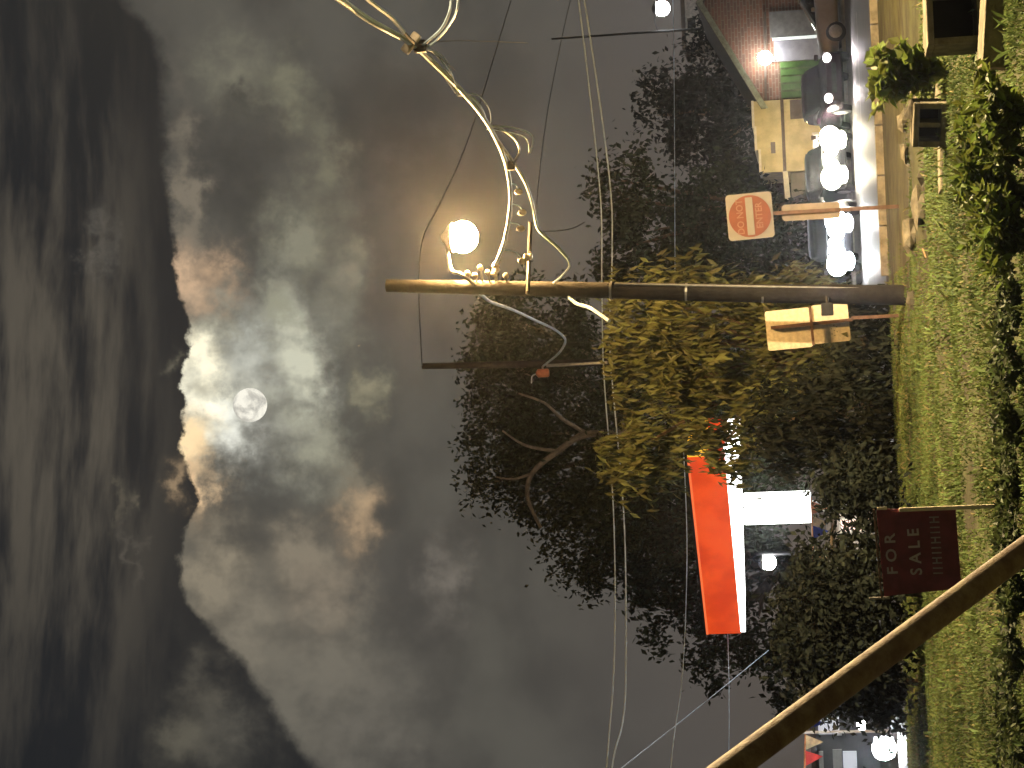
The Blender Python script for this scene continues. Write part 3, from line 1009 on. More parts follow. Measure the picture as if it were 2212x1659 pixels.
# ------------------------------------------------------------------ fuel canopy
C1t, C1b = at(1485, 995, 52), at(1562, 990, 52)
C2t, C2b = at(1525, 1370, 57.2), at(1603, 1362, 57.2)
zt = (C1t.z + C2t.z) / 2
zb = (C1b.z + C2b.z) / 2
fa = Vector((C1t.x, 52, 0))
fb = Vector((C2t.x, 57.2, 0))
fdv = (fb - fa).normalized()
nin = Vector((fdv.y, -fdv.x, 0))
if nin.y < 0:
    nin = -nin
DEP = 1.5
cy = empty('fuel_canopy', (fa + fb) / 2 + nin * 3)
tag(cy, 'orange fuel station canopy with bright white underside', 'canopy')
orange = emat('fascia_orange', (0.80, 0.072, 0.010), 0.95, 0.15)
yellow = emat('fascia_yellow', (1.0, 0.55, 0.05), 0.8)
_nt = orange.node_tree
_N = NB(_nt)
_tc = _N.n('ShaderNodeTexCoord')
_N.link(_N.mix(_N.smooth(_N.noise(_tc.outputs['Object'], 0.9, 3.0, 0.5), 0.3, 0.7), (0.66, 0.050, 0.008), (0.93, 0.098, 0.016)), _nt.nodes['Principled BSDF'].inputs['Emission Color'])
steel_w = pmat('white_steel', (0.78, 0.78, 0.76), 0.5, var=0.05)


def cpt(u, v, z):
    q = fa + fdv * u + nin * v
    return Vector((q.x, q.y, z))


LEN = (fb - fa).length


def slab(u0, u1, v0, v1, z0, z1, nm, mat, par=None):
    return MB().prism([cpt(u0, v0, z0), cpt(u1, v0, z0), cpt(u1, v1, z0), cpt(u0, v1, z0)], (0, 0, z1 - z0)).build(nm, mat, par or cy)


slab(0, LEN, 0, 0.12, zb, zt, 'front_fascia', orange)
slab(LEN - 0.12, LEN, 0.123, DEP, zb, zt, 'side_fascia', orange)
slab(0, 0.12, 0.123, DEP, zb + 0.45, zt, 'side_fascia', yellow)
slab(0, 0.12, 0.123, DEP, zb, zb + 0.447, 'side_fascia', orange)
slab(0.123, LEN - 0.123, DEP - 0.12, DEP, zb, zt, 'back_fascia', orange)
slab(0.123, LEN - 0.123, 0.123, DEP - 0.123, zb + 0.02, zb + 0.06, 'ceiling', steel_w)
slab(-0.02, LEN + 0.02, -0.02, DEP + 0.02, zt + 0.003, zt + 0.06, 'roof_cap', dark_metal)
slab(-0.015, LEN + 0.015, -0.016, -0.003, zt - 0.06, zt - 0.005, 'trim', emat('trim_orange', (1.0, 0.20, 0.06), 0.9, 0.2))
soff = emat('canopy_lamp', (1.0, 1.0, 0.97), 5.0)
zl0, zl1 = zb - 0.40, zb - 0.14
MB().prism([cpt(0, 0.05, zb - 0.004), cpt(LEN, 0.05, zb - 0.004), cpt(LEN, 0.05, zl1), cpt(0, 0.05, zl0)], nin * (DEP - 0.1)).build('light_valance', soff, cy)
ccq = cpt(LEN * 0.385, DEP * 0.5, 0)
ccx, ccy = ccq.x, ccq.y
MB().box((ccx, ccy, zb / 2 - 0.25), (0.3, 0.3, zb - 0.3)).build('column', steel_w, cy)
litp = emat('lit_cabinet', (1.0, 1.0, 0.96), 9.0)
MB().bbox((ccx, ccy, (zb + 1.35) / 2), (0.84, 0.5, zb - 2.05), 0.04).build('lit_cabinet', litp, cy)
point_light('canopy_light', cpt(LEN * 0.45, 0.7, zb - 0.9), 500, (0.95, 1.0, 0.98), 0.5)
# round lamp at the canopy's right corner
lampw = emat('white_lamp', (1.0, 1.0, 0.97), 55.0)
gl = at(1577, 967, 50.5)
wl = empty('flood_lamp', gl)
tag(wl, 'small white lamp at the leafy right corner of the fuel canopy', 'lamp')
MB().ball(gl, 0.16, 14, 9).build('globe', lampw, wl, smooth=True)
MB().tube([gl + Vector((-0.05, .1, 0)), cpt(0.06, 0.2, zb + 0.2)], 0.03, 6).build('bracket', galv, wl)

# pennants strung from the canopy to the left edge of the lot
ps = empty('pennant_string', at(1754, 1120, 50))
tag(ps, 'string of blue, cream and red pennants across the fuel station', 'bunting')
pl = [(1752, 1075, 52), (1755, 1150, 51), (1757, 1240, 50), (1762, 1400, 49), (1742, 1560, 47), (1738, 1659, 46), (1735, 1720, 45.5)]
pp = smoothpath([at(*p) for p in pl], 8)
MB().tube(pp, 0.022, 5).build('cord', pmat('cord_orange', (0.75, 0.33, 0.15), 0.7), ps)
flagc = {'cream': pmat('flag_cream', (0.85, 0.66, 0.42), 0.7), 'blue': pmat('flag_blue', (0.02, 0.05, 0.42), 0.6), 'red': pmat('flag_red', (0.72, 0.06, 0.06), 0.6), 'pink': pmat('flag_pink', (0.75, 0.32, 0.22), 0.7)}
for y, cn in ((1095, 'pink'), (1128, 'cream'), (1155, 'blue'), (1196, 'cream'), (1246, 'pink'), (1290, 'blue'), (1335, 'cream'), (1380, 'red'), (1425, 'blue'), (1470, 'cream'), (1515, 'red'), (1556, 'blue'), (1598, 'cream'), (1638, 'red')):
    best = min(pp, key=lambda q: abs((at(1750, y, q.y) - q).x))
    c = best
    w = 0.17
    MB().prism([c + Vector((-w, 0, -0.02)), c + Vector((w, 0.03, -0.02)), c + Vector((random.uniform(-.05, .05), 0.05, -0.42))], (0, 0.006, 0)).build('pennant', flagc[cn], ps)


# ------------------------------------------------------------------ distant lamps on posts
def lamp_post(name, label, x, y, D, r, foot_dx=0.0, ptop=None, mat=lampw):
    c = at(x, y, D)
    fx = c.x + foot_dx
    e = empty(name, (fx, D + 0.2, 0))
    tag(e, label, 'street lamp')
    zt_ = max(c.z + 0.4, ptop or 0)
    MB().tube([(fx, D + .2, -0.2), (fx, D + .2, zt_ * 0.5), (fx, D + .2, zt_)], [0.09, 0.075, 0.055], 10).build('post', dark_metal, e, smooth=True)
    MB().tube(smoothpath([(fx, D + .2, c.z + 0.3), (fx * 0.5 + c.x * 0.5, D + .1, c.z + 0.48), (c.x, D, c.z + 0.30)], 4), 0.03, 7).build('arm', dark_metal, e, smooth=True)
    MB().lathe(c + Vector((0, 0, r * 1.3)), (0, 0, -1), [(0, r * 0.3), (r * 0.4, r * 0.9), (r * 0.6, r * 1.0)], 14).build('hood', galv, e, smooth=True)
    MB().ball(c, r, 14, 9).build('globe', mat, e, smooth=True)
    return e


lamp_post('street_lamp', 'bright white street lamp above the gabled brick building', 1430, 18, 116, 0.46, -1.3, ptop=at(1190, 70, 116).z)
lamp_post('street_lamp', 'small white street lamp under the left end of the fuel canopy', 1660, 1215, 62, 0.24, 0.25)

# warm street lamp on the verge to the right, outside the picture: it lights grass, stake and sign faces
wlx, wly, wlz = 7.6, 17.6, 8.3
we_ = empty('street_lamp', (wlx + 1.6, wly, 0))
tag(we_, 'warm street lamp on a tall grey post at the right end of the verge', 'street lamp')
MB().tube([(wlx + 1.6, wly, -.3), (wlx + 1.6, wly, 4.5), (wlx + 1.6, wly, 8.6)], [0.1, 0.085, 0.06], 12).build('post', galv, we_, smooth=True)
MB().tube(smoothpath([(wlx + 1.6, wly, 8.5), (wlx + 1.0, wly, 8.9), (wlx, wly, 8.75)], 5), 0.035, 8).build('arm', galv, we_, smooth=True)
MB().lathe((wlx, wly, 8.78), (0, 0, -1), [(0, .06), (.08, .16), (.2, .2), (.24, .2)], 16).build('hood', galv, we_, smooth=True)
MB().ball((wlx, wly, wlz + .16), 0.16, 14, 9).build('globe', emat('sodium_glow', (1.0, 0.66, 0.24), 26.0), we_, smooth=True)
point_light('verge_lamp_light', (wlx, wly, wlz - 0.12), 28000, (1.0, 0.73, 0.38), 0.15, 158, (0, 0, -1), 0.25)

# ground floodlight and lit post at the left of the lot
fl = at(1910, 1617, 44)
fe = empty('flood_light', (fl.x, 44, 0))
tag(fe, 'blinding white floodlight low on the ground beside a thin post', 'floodlight')
MB().ball(Vector((fl.x, 44, fl.z)), 0.26, 14, 9, (1, 0.6, 1)).build('lens', emat('flood_glow', (0.90, 0.96, 1.0), 300.0), fe, smooth=True)
MB().bbox((fl.x, 44.2, fl.z), (0.5, 0.16, 0.46), 0.04).build('housing', dark_metal, fe)
MB().box((fl.x, 44.2, fl.z / 2 - 0.1), (0.1, 0.08, fl.z)).build('stand', galv, fe)
pst = empty('thin_post', (fl.x + 0.02, 46, 0))
tag(pst, 'thin white post rising behind the ground floodlight', 'post')
MB().tube([(fl.x + 0.02, 46, -.2), (fl.x + 0.02, 46, 2.9)], 0.035, 8).build('shaft', steel_w, pst, smooth=True)
MB().ball((fl.x + 0.02, 46, 2.93), 0.05, 8, 6).build('cap', steel_w, pst)
l2 = at(1862, 1566, 50)
sl2 = empty('bollard_lamp', (l2.x, 50, 0))
tag(sl2, 'small white bollard lamp in front of the station shop', 'lamp')
MB().tube([(l2.x, 50, -.1), (l2.x, 50, l2.z - 0.1)], 0.05, 8).build('post', dark_metal, sl2)
MB().ball((l2.x, 50, l2.z), 0.13, 12, 8).build('globe', lampw, sl2, smooth=True)

# ------------------------------------------------------------------ buildings
stucco = pmat('tan_stucco', (0.52, 0.43, 0.22), 0.9, var=0.18, scale=1.6, bump=0.3)
trim_dark = pmat('trim_brown', (0.10, 0.075, 0.055), 0.8, var=0.2)
pale_trim = pmat('pale_trim', (0.66, 0.60, 0.48), 0.7, var=0.1)
glass_dark = pmat('glass_dark', (0.02, 0.022, 0.025), 0.12, var=0.1, spec=0.8)


def brick_mat():
    mt = bpy.data.materials.new('red_brick')
    mt.use_nodes = True
    nt = mt.node_tree
    N = NB(nt)
    b = nt.nodes['Principled BSDF']
    tc = N.n('ShaderNodeTexCoord')
    mp_ = N.n('ShaderNodeMapping')
    mp_.inputs['Rotation'].default_value = (R(90), 0, 0)
    N.link(tc.outputs['Object'], mp_.inputs[0])
    br = N.n('ShaderNodeTexBrick')
    br.inputs['Scale'].default_value = 1.0
    br.inputs['Brick Width'].default_value = 0.44
    br.inputs['Row Height'].default_value = 0.16
    br.inputs['Mortar Size'].default_value = 0.018
    br.inputs['Color1'].default_value = (0.20, 0.085, 0.05, 1)
    br.inputs['Color2'].default_value = (0.12, 0.06, 0.04, 1)
    br.inputs['Mortar'].default_value = (0.22, 0.17, 0.12, 1)
    N.link(mp_.outputs[0], br.inputs['Vector'])
    N.link(br.outputs['Color'], b.inputs['Base Color'])
    b.inputs['Roughness'].default_value = 0.9
    return mt


brick = brick_mat()
BD = 100.0


def bx(y):
    return at(1740, y, BD).x


def bz(x, y):
    return at(x, y, BD).z


# tan stucco building
x0, x1 = bx(368), bx(212)
tb = empty('tan_building', ((x0 + x1) / 2, BD + 3, 0))
tag(tb, 'tan stucco shop with stepped parapet next to the brick building', 'building')
steps = [(x0, bx(318), bz(1644, 345)), (bx(318), bx(268), bz(1634, 290)), (bx(268), x1, bz(1628, 235))]
for k, (a, b, zz) in enumerate(steps):
    MB().box(((a + b) / 2, BD + 3, zz / 2 - 0.1), (b - a - 0.004, 6, zz + 0.2)).build('wall', stucco, tb)
    MB().box(((a + b) / 2, BD + 3, zz + 0.05), (b - a + 0.05, 6.2, 0.12)).build('coping', pale_trim, tb)
zbm = bz(1692, 290)
MB().box(((x0 + x1) / 2, BD - 0.08, zbm), (x1 - x0, 0.14, 0.16)).build('beam', trim_dark, tb)
MB().box((bx(315), BD - 0.04, bz(1670, 315)), (0.55, 0.1, 0.22)).build('sign_board', trim_dark, tb)
wx0, wx1 = bx(345), bx(288)
wz1, wz0 = bz(1755, 315), 0.35
wf = MB().box(((wx0 + wx1) / 2, BD - 0.06, (wz0 + wz1) / 2), (wx1 - wx0, 0.12, wz1 - wz0)).build('window', pale_trim, tb)
shopglow = emat('shop_glow', (1.0, 0.96, 0.86), 2.4)
for k in range(3):
    ww = (wx1 - wx0 - 0.2) / 3
    MB().box((wx0 + 0.1 + ww * (k + 0.5), BD - 0.125, (wz0 + wz1) / 2), (ww - 0.06, 0.02, wz1 - wz0 - 0.14)).build('pane', shopglow, wf)
for k, (px, pz) in enumerate(((0.3, 0.8), (0.75, 0.6), (1.05, 0.95))):
    MB().box((wx0 + px, BD - 0.14, pz), (0.22, 0.01, 0.25)).build('poster', trim_dark, wf)
MB().box((bx(235), BD - 0.05, 1.0), (0.95, 0.1, 2.1)).build('door', trim_dark, tb)
# low annex with eave and orange tube light
ax0, ax1 = bx(500), x0 - 0.005
an = empty('low_annex', ((ax0 + ax1) / 2, BD + 2.5, 0))
tag(an, 'low grey lean-to with pale eave beside the tan shop', 'building')
az_ = bz(1702, 400)
MB().box(((ax0 + ax1) / 2, BD + 2.5, az_ / 2 - 0.15), (ax1 - ax0, 4.4, az_)).build('wall', pmat('grey_wall', (0.22, 0.20, 0.17), 0.9, var=0.2, scale=1.5), an)
MB().box(((ax0 + ax1) / 2, BD + 0.0, az_ + 0.02), (ax1 - ax0, 0.5, 0.26), Matrix.Rotation(R(-3), 3, 'Y')).build('eave', pale_trim, an)
MB().box(((ax0 + ax1) / 2, BD + 2.6, az_ + 0.19), (ax1 - ax0, 5.0, 0.06)).build('roof', trim_dark, an)
tz = bz(1754, 390)
strip = empty('neon_strip', ((bx(430) + bx(345)) / 2, BD - 0.3, tz))
tag(strip, 'glowing orange light tube along the lean-to wall', 'light strip')
for a, b, mt in ((430, 418, emat('tube_cream', (1.0, 0.72, 0.45), 3.0)), (414, 375, emat('tube_yellow', (1.0, 0.62, 0.12), 3.0)), (372, 366, emat('tube_red', (1.0, 0.16, 0.02), 2.0)), (364, 347, emat('tube_yellow', (1.0, 0.62, 0.12), 3.0))):
    MB().box(((bx(a) + bx(b)) / 2, BD - 0.3, tz), (bx(b) - bx(a) - 0.02, 0.1, 0.17)).build('tube', mt, strip)
MB().box(((bx(430) + bx(347)) / 2, BD - 0.2, tz), (bx(347) - bx(430), 0.09, 0.24)).build('housing', trim_dark, strip)

point_light('shop_fill_light', ((bx(345) + bx(300)) / 2, BD - 3.2, 2.6), 480, (1.0, 0.80, 0.45), 0.3)  # added fill that brightens the tan shop, set well off the tube
# brick building with dark gable
gx0, gx1 = bx(208), bx(-190)
gb = empty('brick_building', ((gx0 + gx1) / 2, BD + 5, 0))
tag(gb, 'dark brick building with gable roof and green garage door', 'building')
ez0 = bz(1640, 208)
apx, apz = bx(-10), bz(1512, -10)
MB().prism([(gx0, BD + 0.4, -0.1), (gx1, BD + 0.4, -0.1), (gx1, BD + 0.4, ez0), (apx, BD + 0.4, apz - 0.12), (gx0, BD + 0.4, ez0)], (0, 10, 0)).build('wall', brick, gb)
for sx, ex_ in ((gx0 - 0.5, -1), (gx1 + 0.5, 1)):
    p0 = Vector((sx, BD - 0.2, ez0 - 0.3))
    p1 = Vector((apx, BD - 0.2, apz))
    nrm_ = Vector((0, 0, 0.22))
    rf = MB().prism([p0, p1, p1 + nrm_, p0 + nrm_], (0, 11, 0)).build('roof', trim_dark, gb)
    MB().prism([p0 + Vector((0, -0.05, -0.12)), p1 + Vector((0, -0.05, -0.12)), p1 + Vector((0, -0.05, 0.2)), p0 + Vector((0, -0.05, 0.2))], (0, 0.045, 0)).build('barge_board', pmat('barge_green', (0.30, 0.32, 0.22), 0.7), rf)
ww0, ww1 = bx(97), bx(22)
grey_panel = pmat('grey_shutter', (0.16, 0.155, 0.15), 0.6, var=0.2, scale=3)
white_panel = pmat('white_shutter', (0.30, 0.29, 0.33), 0.55, var=0.12, scale=2)
green_panel = pmat('green_door', (0.06, 0.13, 0.025), 0.6, var=0.3, scale=2)
gz1, gz0 = bz(1660, 60), 0.3


def panel(ya, yb, z0, z1, mat, nm, off=0.0, par=None):
    a, b = bx(ya), bx(yb)
    return MB().box(((a + b) / 2, BD + 0.34 - off, (z0 + z1) / 2), (b - a, 0.1, z1 - z0)).build(nm, mat, par or gb)


panel(74, 18, 0.3, bz(1662, 45), grey_panel, 'shutter')
panel(127, 82, 0.1, bz(1672, 100), white_panel, 'shutter')
panel(81, 75, 0.1, bz(1668, 78), emat('tube_white', (0.9, 1.0, 0.95), 0.75), 'light_strip', 0.03)
gdo = panel(208, 128, 0.05, bz(1685, 165), pmat('door_olive', (0.10, 0.13, 0.05), 0.7, var=0.3, scale=3), 'garage_door')
zt0 = bz(1685, 165)
for k in range(5):
    yy = 128 + k * 16
    panel(yy + 14, yy + 2, zt0 - 2.0 + 0.35 * (k % 2), zt0 - 0.05, green_panel, 'door_panel', 0.05, gdo)
MB().box(((bx(208) + bx(18)) / 2, BD + 0.28, bz(1655, 110) + 0.06), (bx(18) - bx(208), 0.24, 0.12), Matrix.Rotation(R(2.0), 3, 'Y')).build('lintel', trim_dark, gb)
# wall lamp
wlp = at(1652, 125, BD - 0.3)
we = empty('wall_lamp', wlp)
tag(we, 'round white globe lamp on the brick wall above the garage door', 'lamp')
MB().ball(wlp, 0.36, 16, 11).build('globe', lampw, we, smooth=True)
MB().tube([wlp, (wlp.x, BD + 0.38, wlp.z - 0.1)], 0.04, 7).build('bracket', galv, we)
MB().bbox((bx(122), BD + 0.25, bz(1668, 122)), (0.2, 0.12, 0.25), 0.02).build('box', pale_trim, we)
# pale house beyond
hz = at(1490, 66, 125)
he = empty('pale_house', (hz.x + 1.2, 128, 0))
tag(he, 'pale upper house wall behind the white street lamp', 'building')
MB().box((hz.x + 1.2, 128, hz.z / 2), (4.0, 5, hz.z + 0.6)).build('wall', pmat('pale_wall', (0.55, 0.50, 0.44), 0.8), he)
MB().box((hz.x + 1.2, 128, hz.z + 0.40), (4.6, 5.6, 0.25)).build('roof', trim_dark, he)
MB().box((hz.x + 0.4, 125.45, hz.z - 0.1), (0.9, 0.1, 0.5)).build('window', glass_dark, he)

# small kiosk behind the shrub, lit pink
KD = 58.0
kx0, kx1 = at(1820, 1268, KD).x, at(1820, 1090, KD).x
ke = empty('station_kiosk', ((kx0 + kx1) / 2, KD + 1.5, 0))
tag(ke, 'small tan kiosk with pink lit hatch behind the for sale sign', 'kiosk')
kz = at(1796, 1180, KD).z
MB().box(((kx0 + kx1) / 2, KD + 1.5, kz / 2), (kx1 - kx0, 3, kz)).build('wall', pmat('kiosk_tan', (0.42, 0.34, 0.27), 0.8, var=0.2, scale=1.5), ke)
MB().box(((kx0 + kx1) / 2, KD + 1.4, kz + 0.06), (kx1 - kx0 + 0.3, 3.4, 0.12)).build('roof', trim_dark, ke)
pinkg = emat('hatch_pink', (1.0, 0.62, 0.52), 1.4)
for x, ya, yb in ((1827, 1147, 1123), (1853, 1146, 1122)):
    c = at(x, (ya + yb) / 2, KD - 0.06)
    hb = MB().box(c + Vector((0, 0.03, 0)), ((ya - yb) / F * KD + 0.1, 0.06, 0.36)).build('hatch', pale_trim, ke)
    MB().box(c, ((ya - yb) / F * KD, 0.02, 0.26)).build('pane', pinkg, hb)

# station shop at the far left
HD = 60.0
sx0, sx1 = at(1800, 1760, HD).x, at(1800, 1525, HD).x
se = empty('station_shop', ((sx0 + sx1) / 2, HD + 2, 0))
tag(se, 'station shop with white door frames behind the ground floodlight', 'building')
szz = at(1762, 1590, HD).z
MB().box(((sx0 + sx1) / 2, HD + 2, szz / 2), (sx1 - sx0, 4, szz)).build('wall', pmat('shop_grey', (0.20, 0.20, 0.21), 0.8, var=0.2, scale=1.2), se)
MB().box(((sx0 + sx1) / 2, HD + 1.9, szz + 0.08), (sx1 - sx0 + 0.3, 4.6, 0.16)).build('roof', trim_dark, se)
for (xa, xb, ya, yb, mt) in ((1768, 1812, 1585, 1548, emat('frame_glow', (0.80, 0.82, 0.92), 0.55)), (1806, 1818, 1588, 1578, steel_w), (1770, 1778, 1659, 1622, steel_w), (1800, 1818, 1659, 1618, steel_w), (1822, 1850, 1659, 1622, emat('frame_glow', (0.80, 0.82, 0.92), 0.55))):  # some frame panels glow, standing in for floodlight falling on white frames
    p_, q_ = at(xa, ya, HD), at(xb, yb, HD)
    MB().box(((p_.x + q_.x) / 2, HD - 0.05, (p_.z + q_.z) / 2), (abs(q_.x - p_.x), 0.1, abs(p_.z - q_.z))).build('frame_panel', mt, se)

# ------------------------------------------------------------------ cars
tyre_m = pmat('tyre', (0.018, 0.018, 0.018), 0.9)
rim_m = pmat('rim', (0.45, 0.44, 0.42), 0.35, 0.8)


def car(label, loc, yaw, paint, lamp_mat=None, power=0, lcol=(1, 1, 1), group=None, L=4.4, Wd=1.76, H=1.45, lens=.13):
    e = empty('car', (loc[0], loc[1], 0.015), yaw)
    tag(e, label, 'car', group)
    # local +x is the front

    def loft(secs, n=12):
        mb = MB()
        rings = []
        for (x, hw, z0, z1, pw) in secs:
            i = len(mb.v)
            for q in range(n * 2):
                t = 2 * math.pi * q / (n * 2)
                cx, sx_ = math.cos(t), math.sin(t)
                yy = hw * (abs(cx) ** pw) * (1 if cx >= 0 else -1)
                zz = (z0 + z1) / 2 + (z1 - z0) / 2 * (abs(sx_) ** pw) * (1 if sx_ >= 0 else -1)
                mb.v.append(Vector((x, yy, zz)))
            rings.append(i)
        for a, b in zip(rings, rings[1:]):
            for q in range(n * 2):
                mb.f.append([a + q, a + (q + 1) % (n * 2), b + (q + 1) % (n * 2), b + q])
        mb.f.append([rings[0] + q for q in range(n * 2)])
        mb.f.append([rings[-1] + q for q in range(n * 2)])
        return mb
    h2 = Wd / 2
    f = L / 2
    loft([(-f, h2 * .80, .38, .82, .35), (-f + .12, h2 * .93, .26, .92, .3), (-f * .55, h2, .2, .98, .3), (0, h2, .2, .97, .3), (f * .45, h2, .2, .93, .3), (f - .35, h2 * .97, .22, .82, .3), (f - .06, h2 * .86, .28, .72, .32), (f, h2 * .76, .36, .62, .4)]).build('body', paint, e, True, True)
    gh = loft([(-f * .86, h2 * .72, .85, .92, .5), (-f * .55, h2 * .80, .85, H - .10, .4), (-f * .2, h2 * .80, .85, H - .02, .4), (f * .08, h2 * .80, .85, H - .05, .4), (f * .48, h2 * .78, .85, .94, .5)]).build('windows', glass_dark, e, True, True)
    loft([(-f * .60, h2 * .66, H - .10, H - .04, .5), (-f * .2, h2 * .70, H - .06, H + .01, .5), (f * .08, h2 * .68, H - .09, H - .02, .5)]).build('roof', paint, e, True, True)
    for sx in (-1, 1):
        for sy in (-1, 1):
            c = Vector((sx * f * .62, sy * (h2 - .10), .32))
            w = MB().lathe(c + Vector((0, -.11 * 1, 0)), (0, 1, 0), [(0, .24), (.03, .315), (.11, .325), (.19, .315), (.22, .24)], 20).build('wheel', tyre_m, e, True, True)
            MB().lathe(c + Vector((0, sy * .095, 0)), (0, sy, 0), [(0, .22), (.02, .21), (.035, .06)], 14).build('rim', rim_m, w, True, True)
    for sy in (-1, 1):
        hl = MB().ball((f - .02, sy * h2 * .68, .68), lens, 14, 10, (.8, 1.1, .95)).build('headlight', lamp_mat or glass_dark, e, True, True)
        if lens > .15:  # added glowing blobs that imitate glare around each headlight
            MB().ball((f + .02, sy * h2 * .36, .64), lens * .72, 12, 8, (.8, 1.2, .85)).build('glare_inner', lamp_mat, hl, True, True)
            MB().ball((f + .02, sy * h2 * .60, .34), lens * .55, 12, 8, (.8, 1.5, .8)).build('glare_low', lamp_mat, hl, True, True)
            MB().bbox((f + .05, sy * h2 * .80, .82), (.1, .3, .05), .02, Matrix.Rotation(R(25 * sy), 3, 'X')).build('glare_streak', lamp_mat, hl, True, True)
        MB().ball((-f + .06, sy * h2 * .70, .74), .09, 8, 6, (.6, 1.5, 1)).build('tail_light', sign_red, e, True, True)
        MB().bbox((f * .30, sy * (h2 + .08), .98), (.12, .18, .12), .03).build('mirror', paint, e, True, True)
    MB().bbox((f - .03, 0, .50), (.08, .9, .14), .02).build('grille', dark_metal, e, True)
    if lens > .15:  # row of glowing balls added so the headlight glare merges
        lb = MB()
        for q in range(5):
            lb.ball((f + .06, (q - 2) * .17, .70 + .03 * ((q * 7) % 3)), .12 + .03 * ((q * 5) % 3), 10, 7, (.6, 1.1, 1))
        lb.build('glare_bar', lamp_mat, e, True, True)
    if power:
        mw = Matrix.Rotation(yaw, 3, 'Z')
        for sy in (-1, 1):
            p = Vector((loc[0], loc[1], 0.015)) + mw @ Vector((f + .32, sy * h2 * .66, .66))
            point_light('headlight_beam', p, power, lcol, .08, 70, mw @ Vector((1, 0, -0.01)), 0.8)
    return e


hl_warm = emat('headlight_warm', (1.0, 0.92, 0.74), 60.0)
hl_cool = emat('headlight_cool', (0.90, 0.95, 1.0), 60.0)
hl_dim = emat('headlight_dim', (1.0, 0.95, 0.95), 6.0)
paint_dark = pmat('paint_dark', (0.035, 0.018, 0.030), 0.25, var=0.1, spec=0.7)
paint_beige = pmat('paint_beige', (0.32, 0.27, 0.19), 0.35, var=0.06, spec=0.6)
paint_grey = pmat('paint_grey', (0.022, 0.022, 0.025), 0.3, var=0.08, spec=0.6)
cX = at(1812, 358, 60).x
car('oncoming dark car with blinding warm white headlights', (cX, 62.0), R(-90 + 6), paint_grey, hl_warm, 900, (1.0, 0.84, 0.58), lens=.33)
dX = at(1830, 497, 56).x
car('oncoming car with blinding cold white headlights behind the nearest pole', (dX, 58.0), R(-90 - 9), paint_grey, hl_cool, 700, (1.0, 0.95, 0.88), lens=.31)
eX = at(1812, 180, 59).x
car('dark purple car with dim headlights stopped before the brick building', (eX, 61), R(-90 + 4), paint_dark, hl_dim, 250, (1, .9, .9))
car('beige car seen from the side beside the dark purple car', (at(1815, 40, 63).x + 1.0, 64.0), R(180), paint_beige)

# ------------------------------------------------------------------ rubble on the right of the verge
conc_block = pmat('rubble', (0.17, 0.15, 0.105), 0.95, var=0.35, scale=6, bump=0.6)
conc_dark = pmat('rubble_dark', (0.085, 0.075, 0.055), 0.95, var=0.35, scale=6, bump=0.6)
void = pmat('hollow_shade', (0.012, 0.012, 0.010), 0.95)  # near-black: shade inside the hollow put into the back wall's colour


def gpt(x, y):
    """ground point under photo position"""
    d = raydir(x, y)
    t = -EYE / d.z
    p = CAM + d * t
    return Vector((p.x, p.y, gz(p.x, p.y)))


rr = random.Random(5)
rocks = [(1985, 232, .26, .12, conc_dark, 'dark rounded rock beside the weedy plant'), (1998, 285, .20, .16, conc_block, 'pale rock with mossy top'), (2004, 340, .30, .13, conc_dark, 'long dark rock lying below the mossy rock'),
         (2006, 385, .34, .17, conc_dark, 'large dark slab of broken concrete'), (2000, 440, .36, .15, conc_block, 'brown broken concrete lump at the dirt edge'), (1990, 505, .30, .13, conc_block, 'flat broken lump nearest the utility pole'),
         (1968, 262, .22, .12, conc_block, 'pale stone at the road side of the rubble'), (1972, 330, .2, .1, conc_block, 'small pale stone behind the long dark rock'), (2022, 200, .18, .12, conc_block, 'small pale rock under the weedy plant')]
for k, (x, y, r, h, mt, lb) in enumerate(rocks):
    p = gpt(x, y)
    mb = MB()
    mb.ball(p + Vector((0, 0, h * 0.3)), r * 0.8, 8, 5, (1.0, 0.8, h / r * 1.0), 0.95)
    tag(mb.build('rock', mt), lb, 'rock')


def hollow_block(x, y, size, rz, tilt, label, cores=2):
    p = gpt(x, y)
    e = empty('concrete_block', p, rz)
    tag(e, label, 'concrete block')
    w, d, h = size
    t = 0.055
    Rt = Matrix.Rotation(R(tilt), 3, 'Y')

    def q(c, s_, nm, mt):
        MB().bbox(Rt @ Vector(c) + Vector((0, 0, abs(math.sin(R(tilt))) * w / 2)), s_, 0.008, Rt).build(nm, mt, e, True)
    q((0, 0, t / 2), (w, d, t), 'bottom_wall', conc_block)
    q((0, 0, h - t / 2), (w, d, t), 'top_wall', conc_block)
    q((-w / 2 + t / 2, 0, h / 2), (t, d - .004, h - 2 * t - .004), 'side_wall', conc_block)
    q((w / 2 - t / 2, 0, h / 2), (t, d - .004, h - 2 * t - .004), 'side_wall', conc_block)
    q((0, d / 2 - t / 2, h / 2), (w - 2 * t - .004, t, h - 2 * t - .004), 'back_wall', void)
    for k in range(cores - 1):
        q((-w / 2 + w * (k + 1) / cores, -0.02, h / 2), (t * 0.8, d - .05, h - 2 * t - .004), 'web', conc_block)


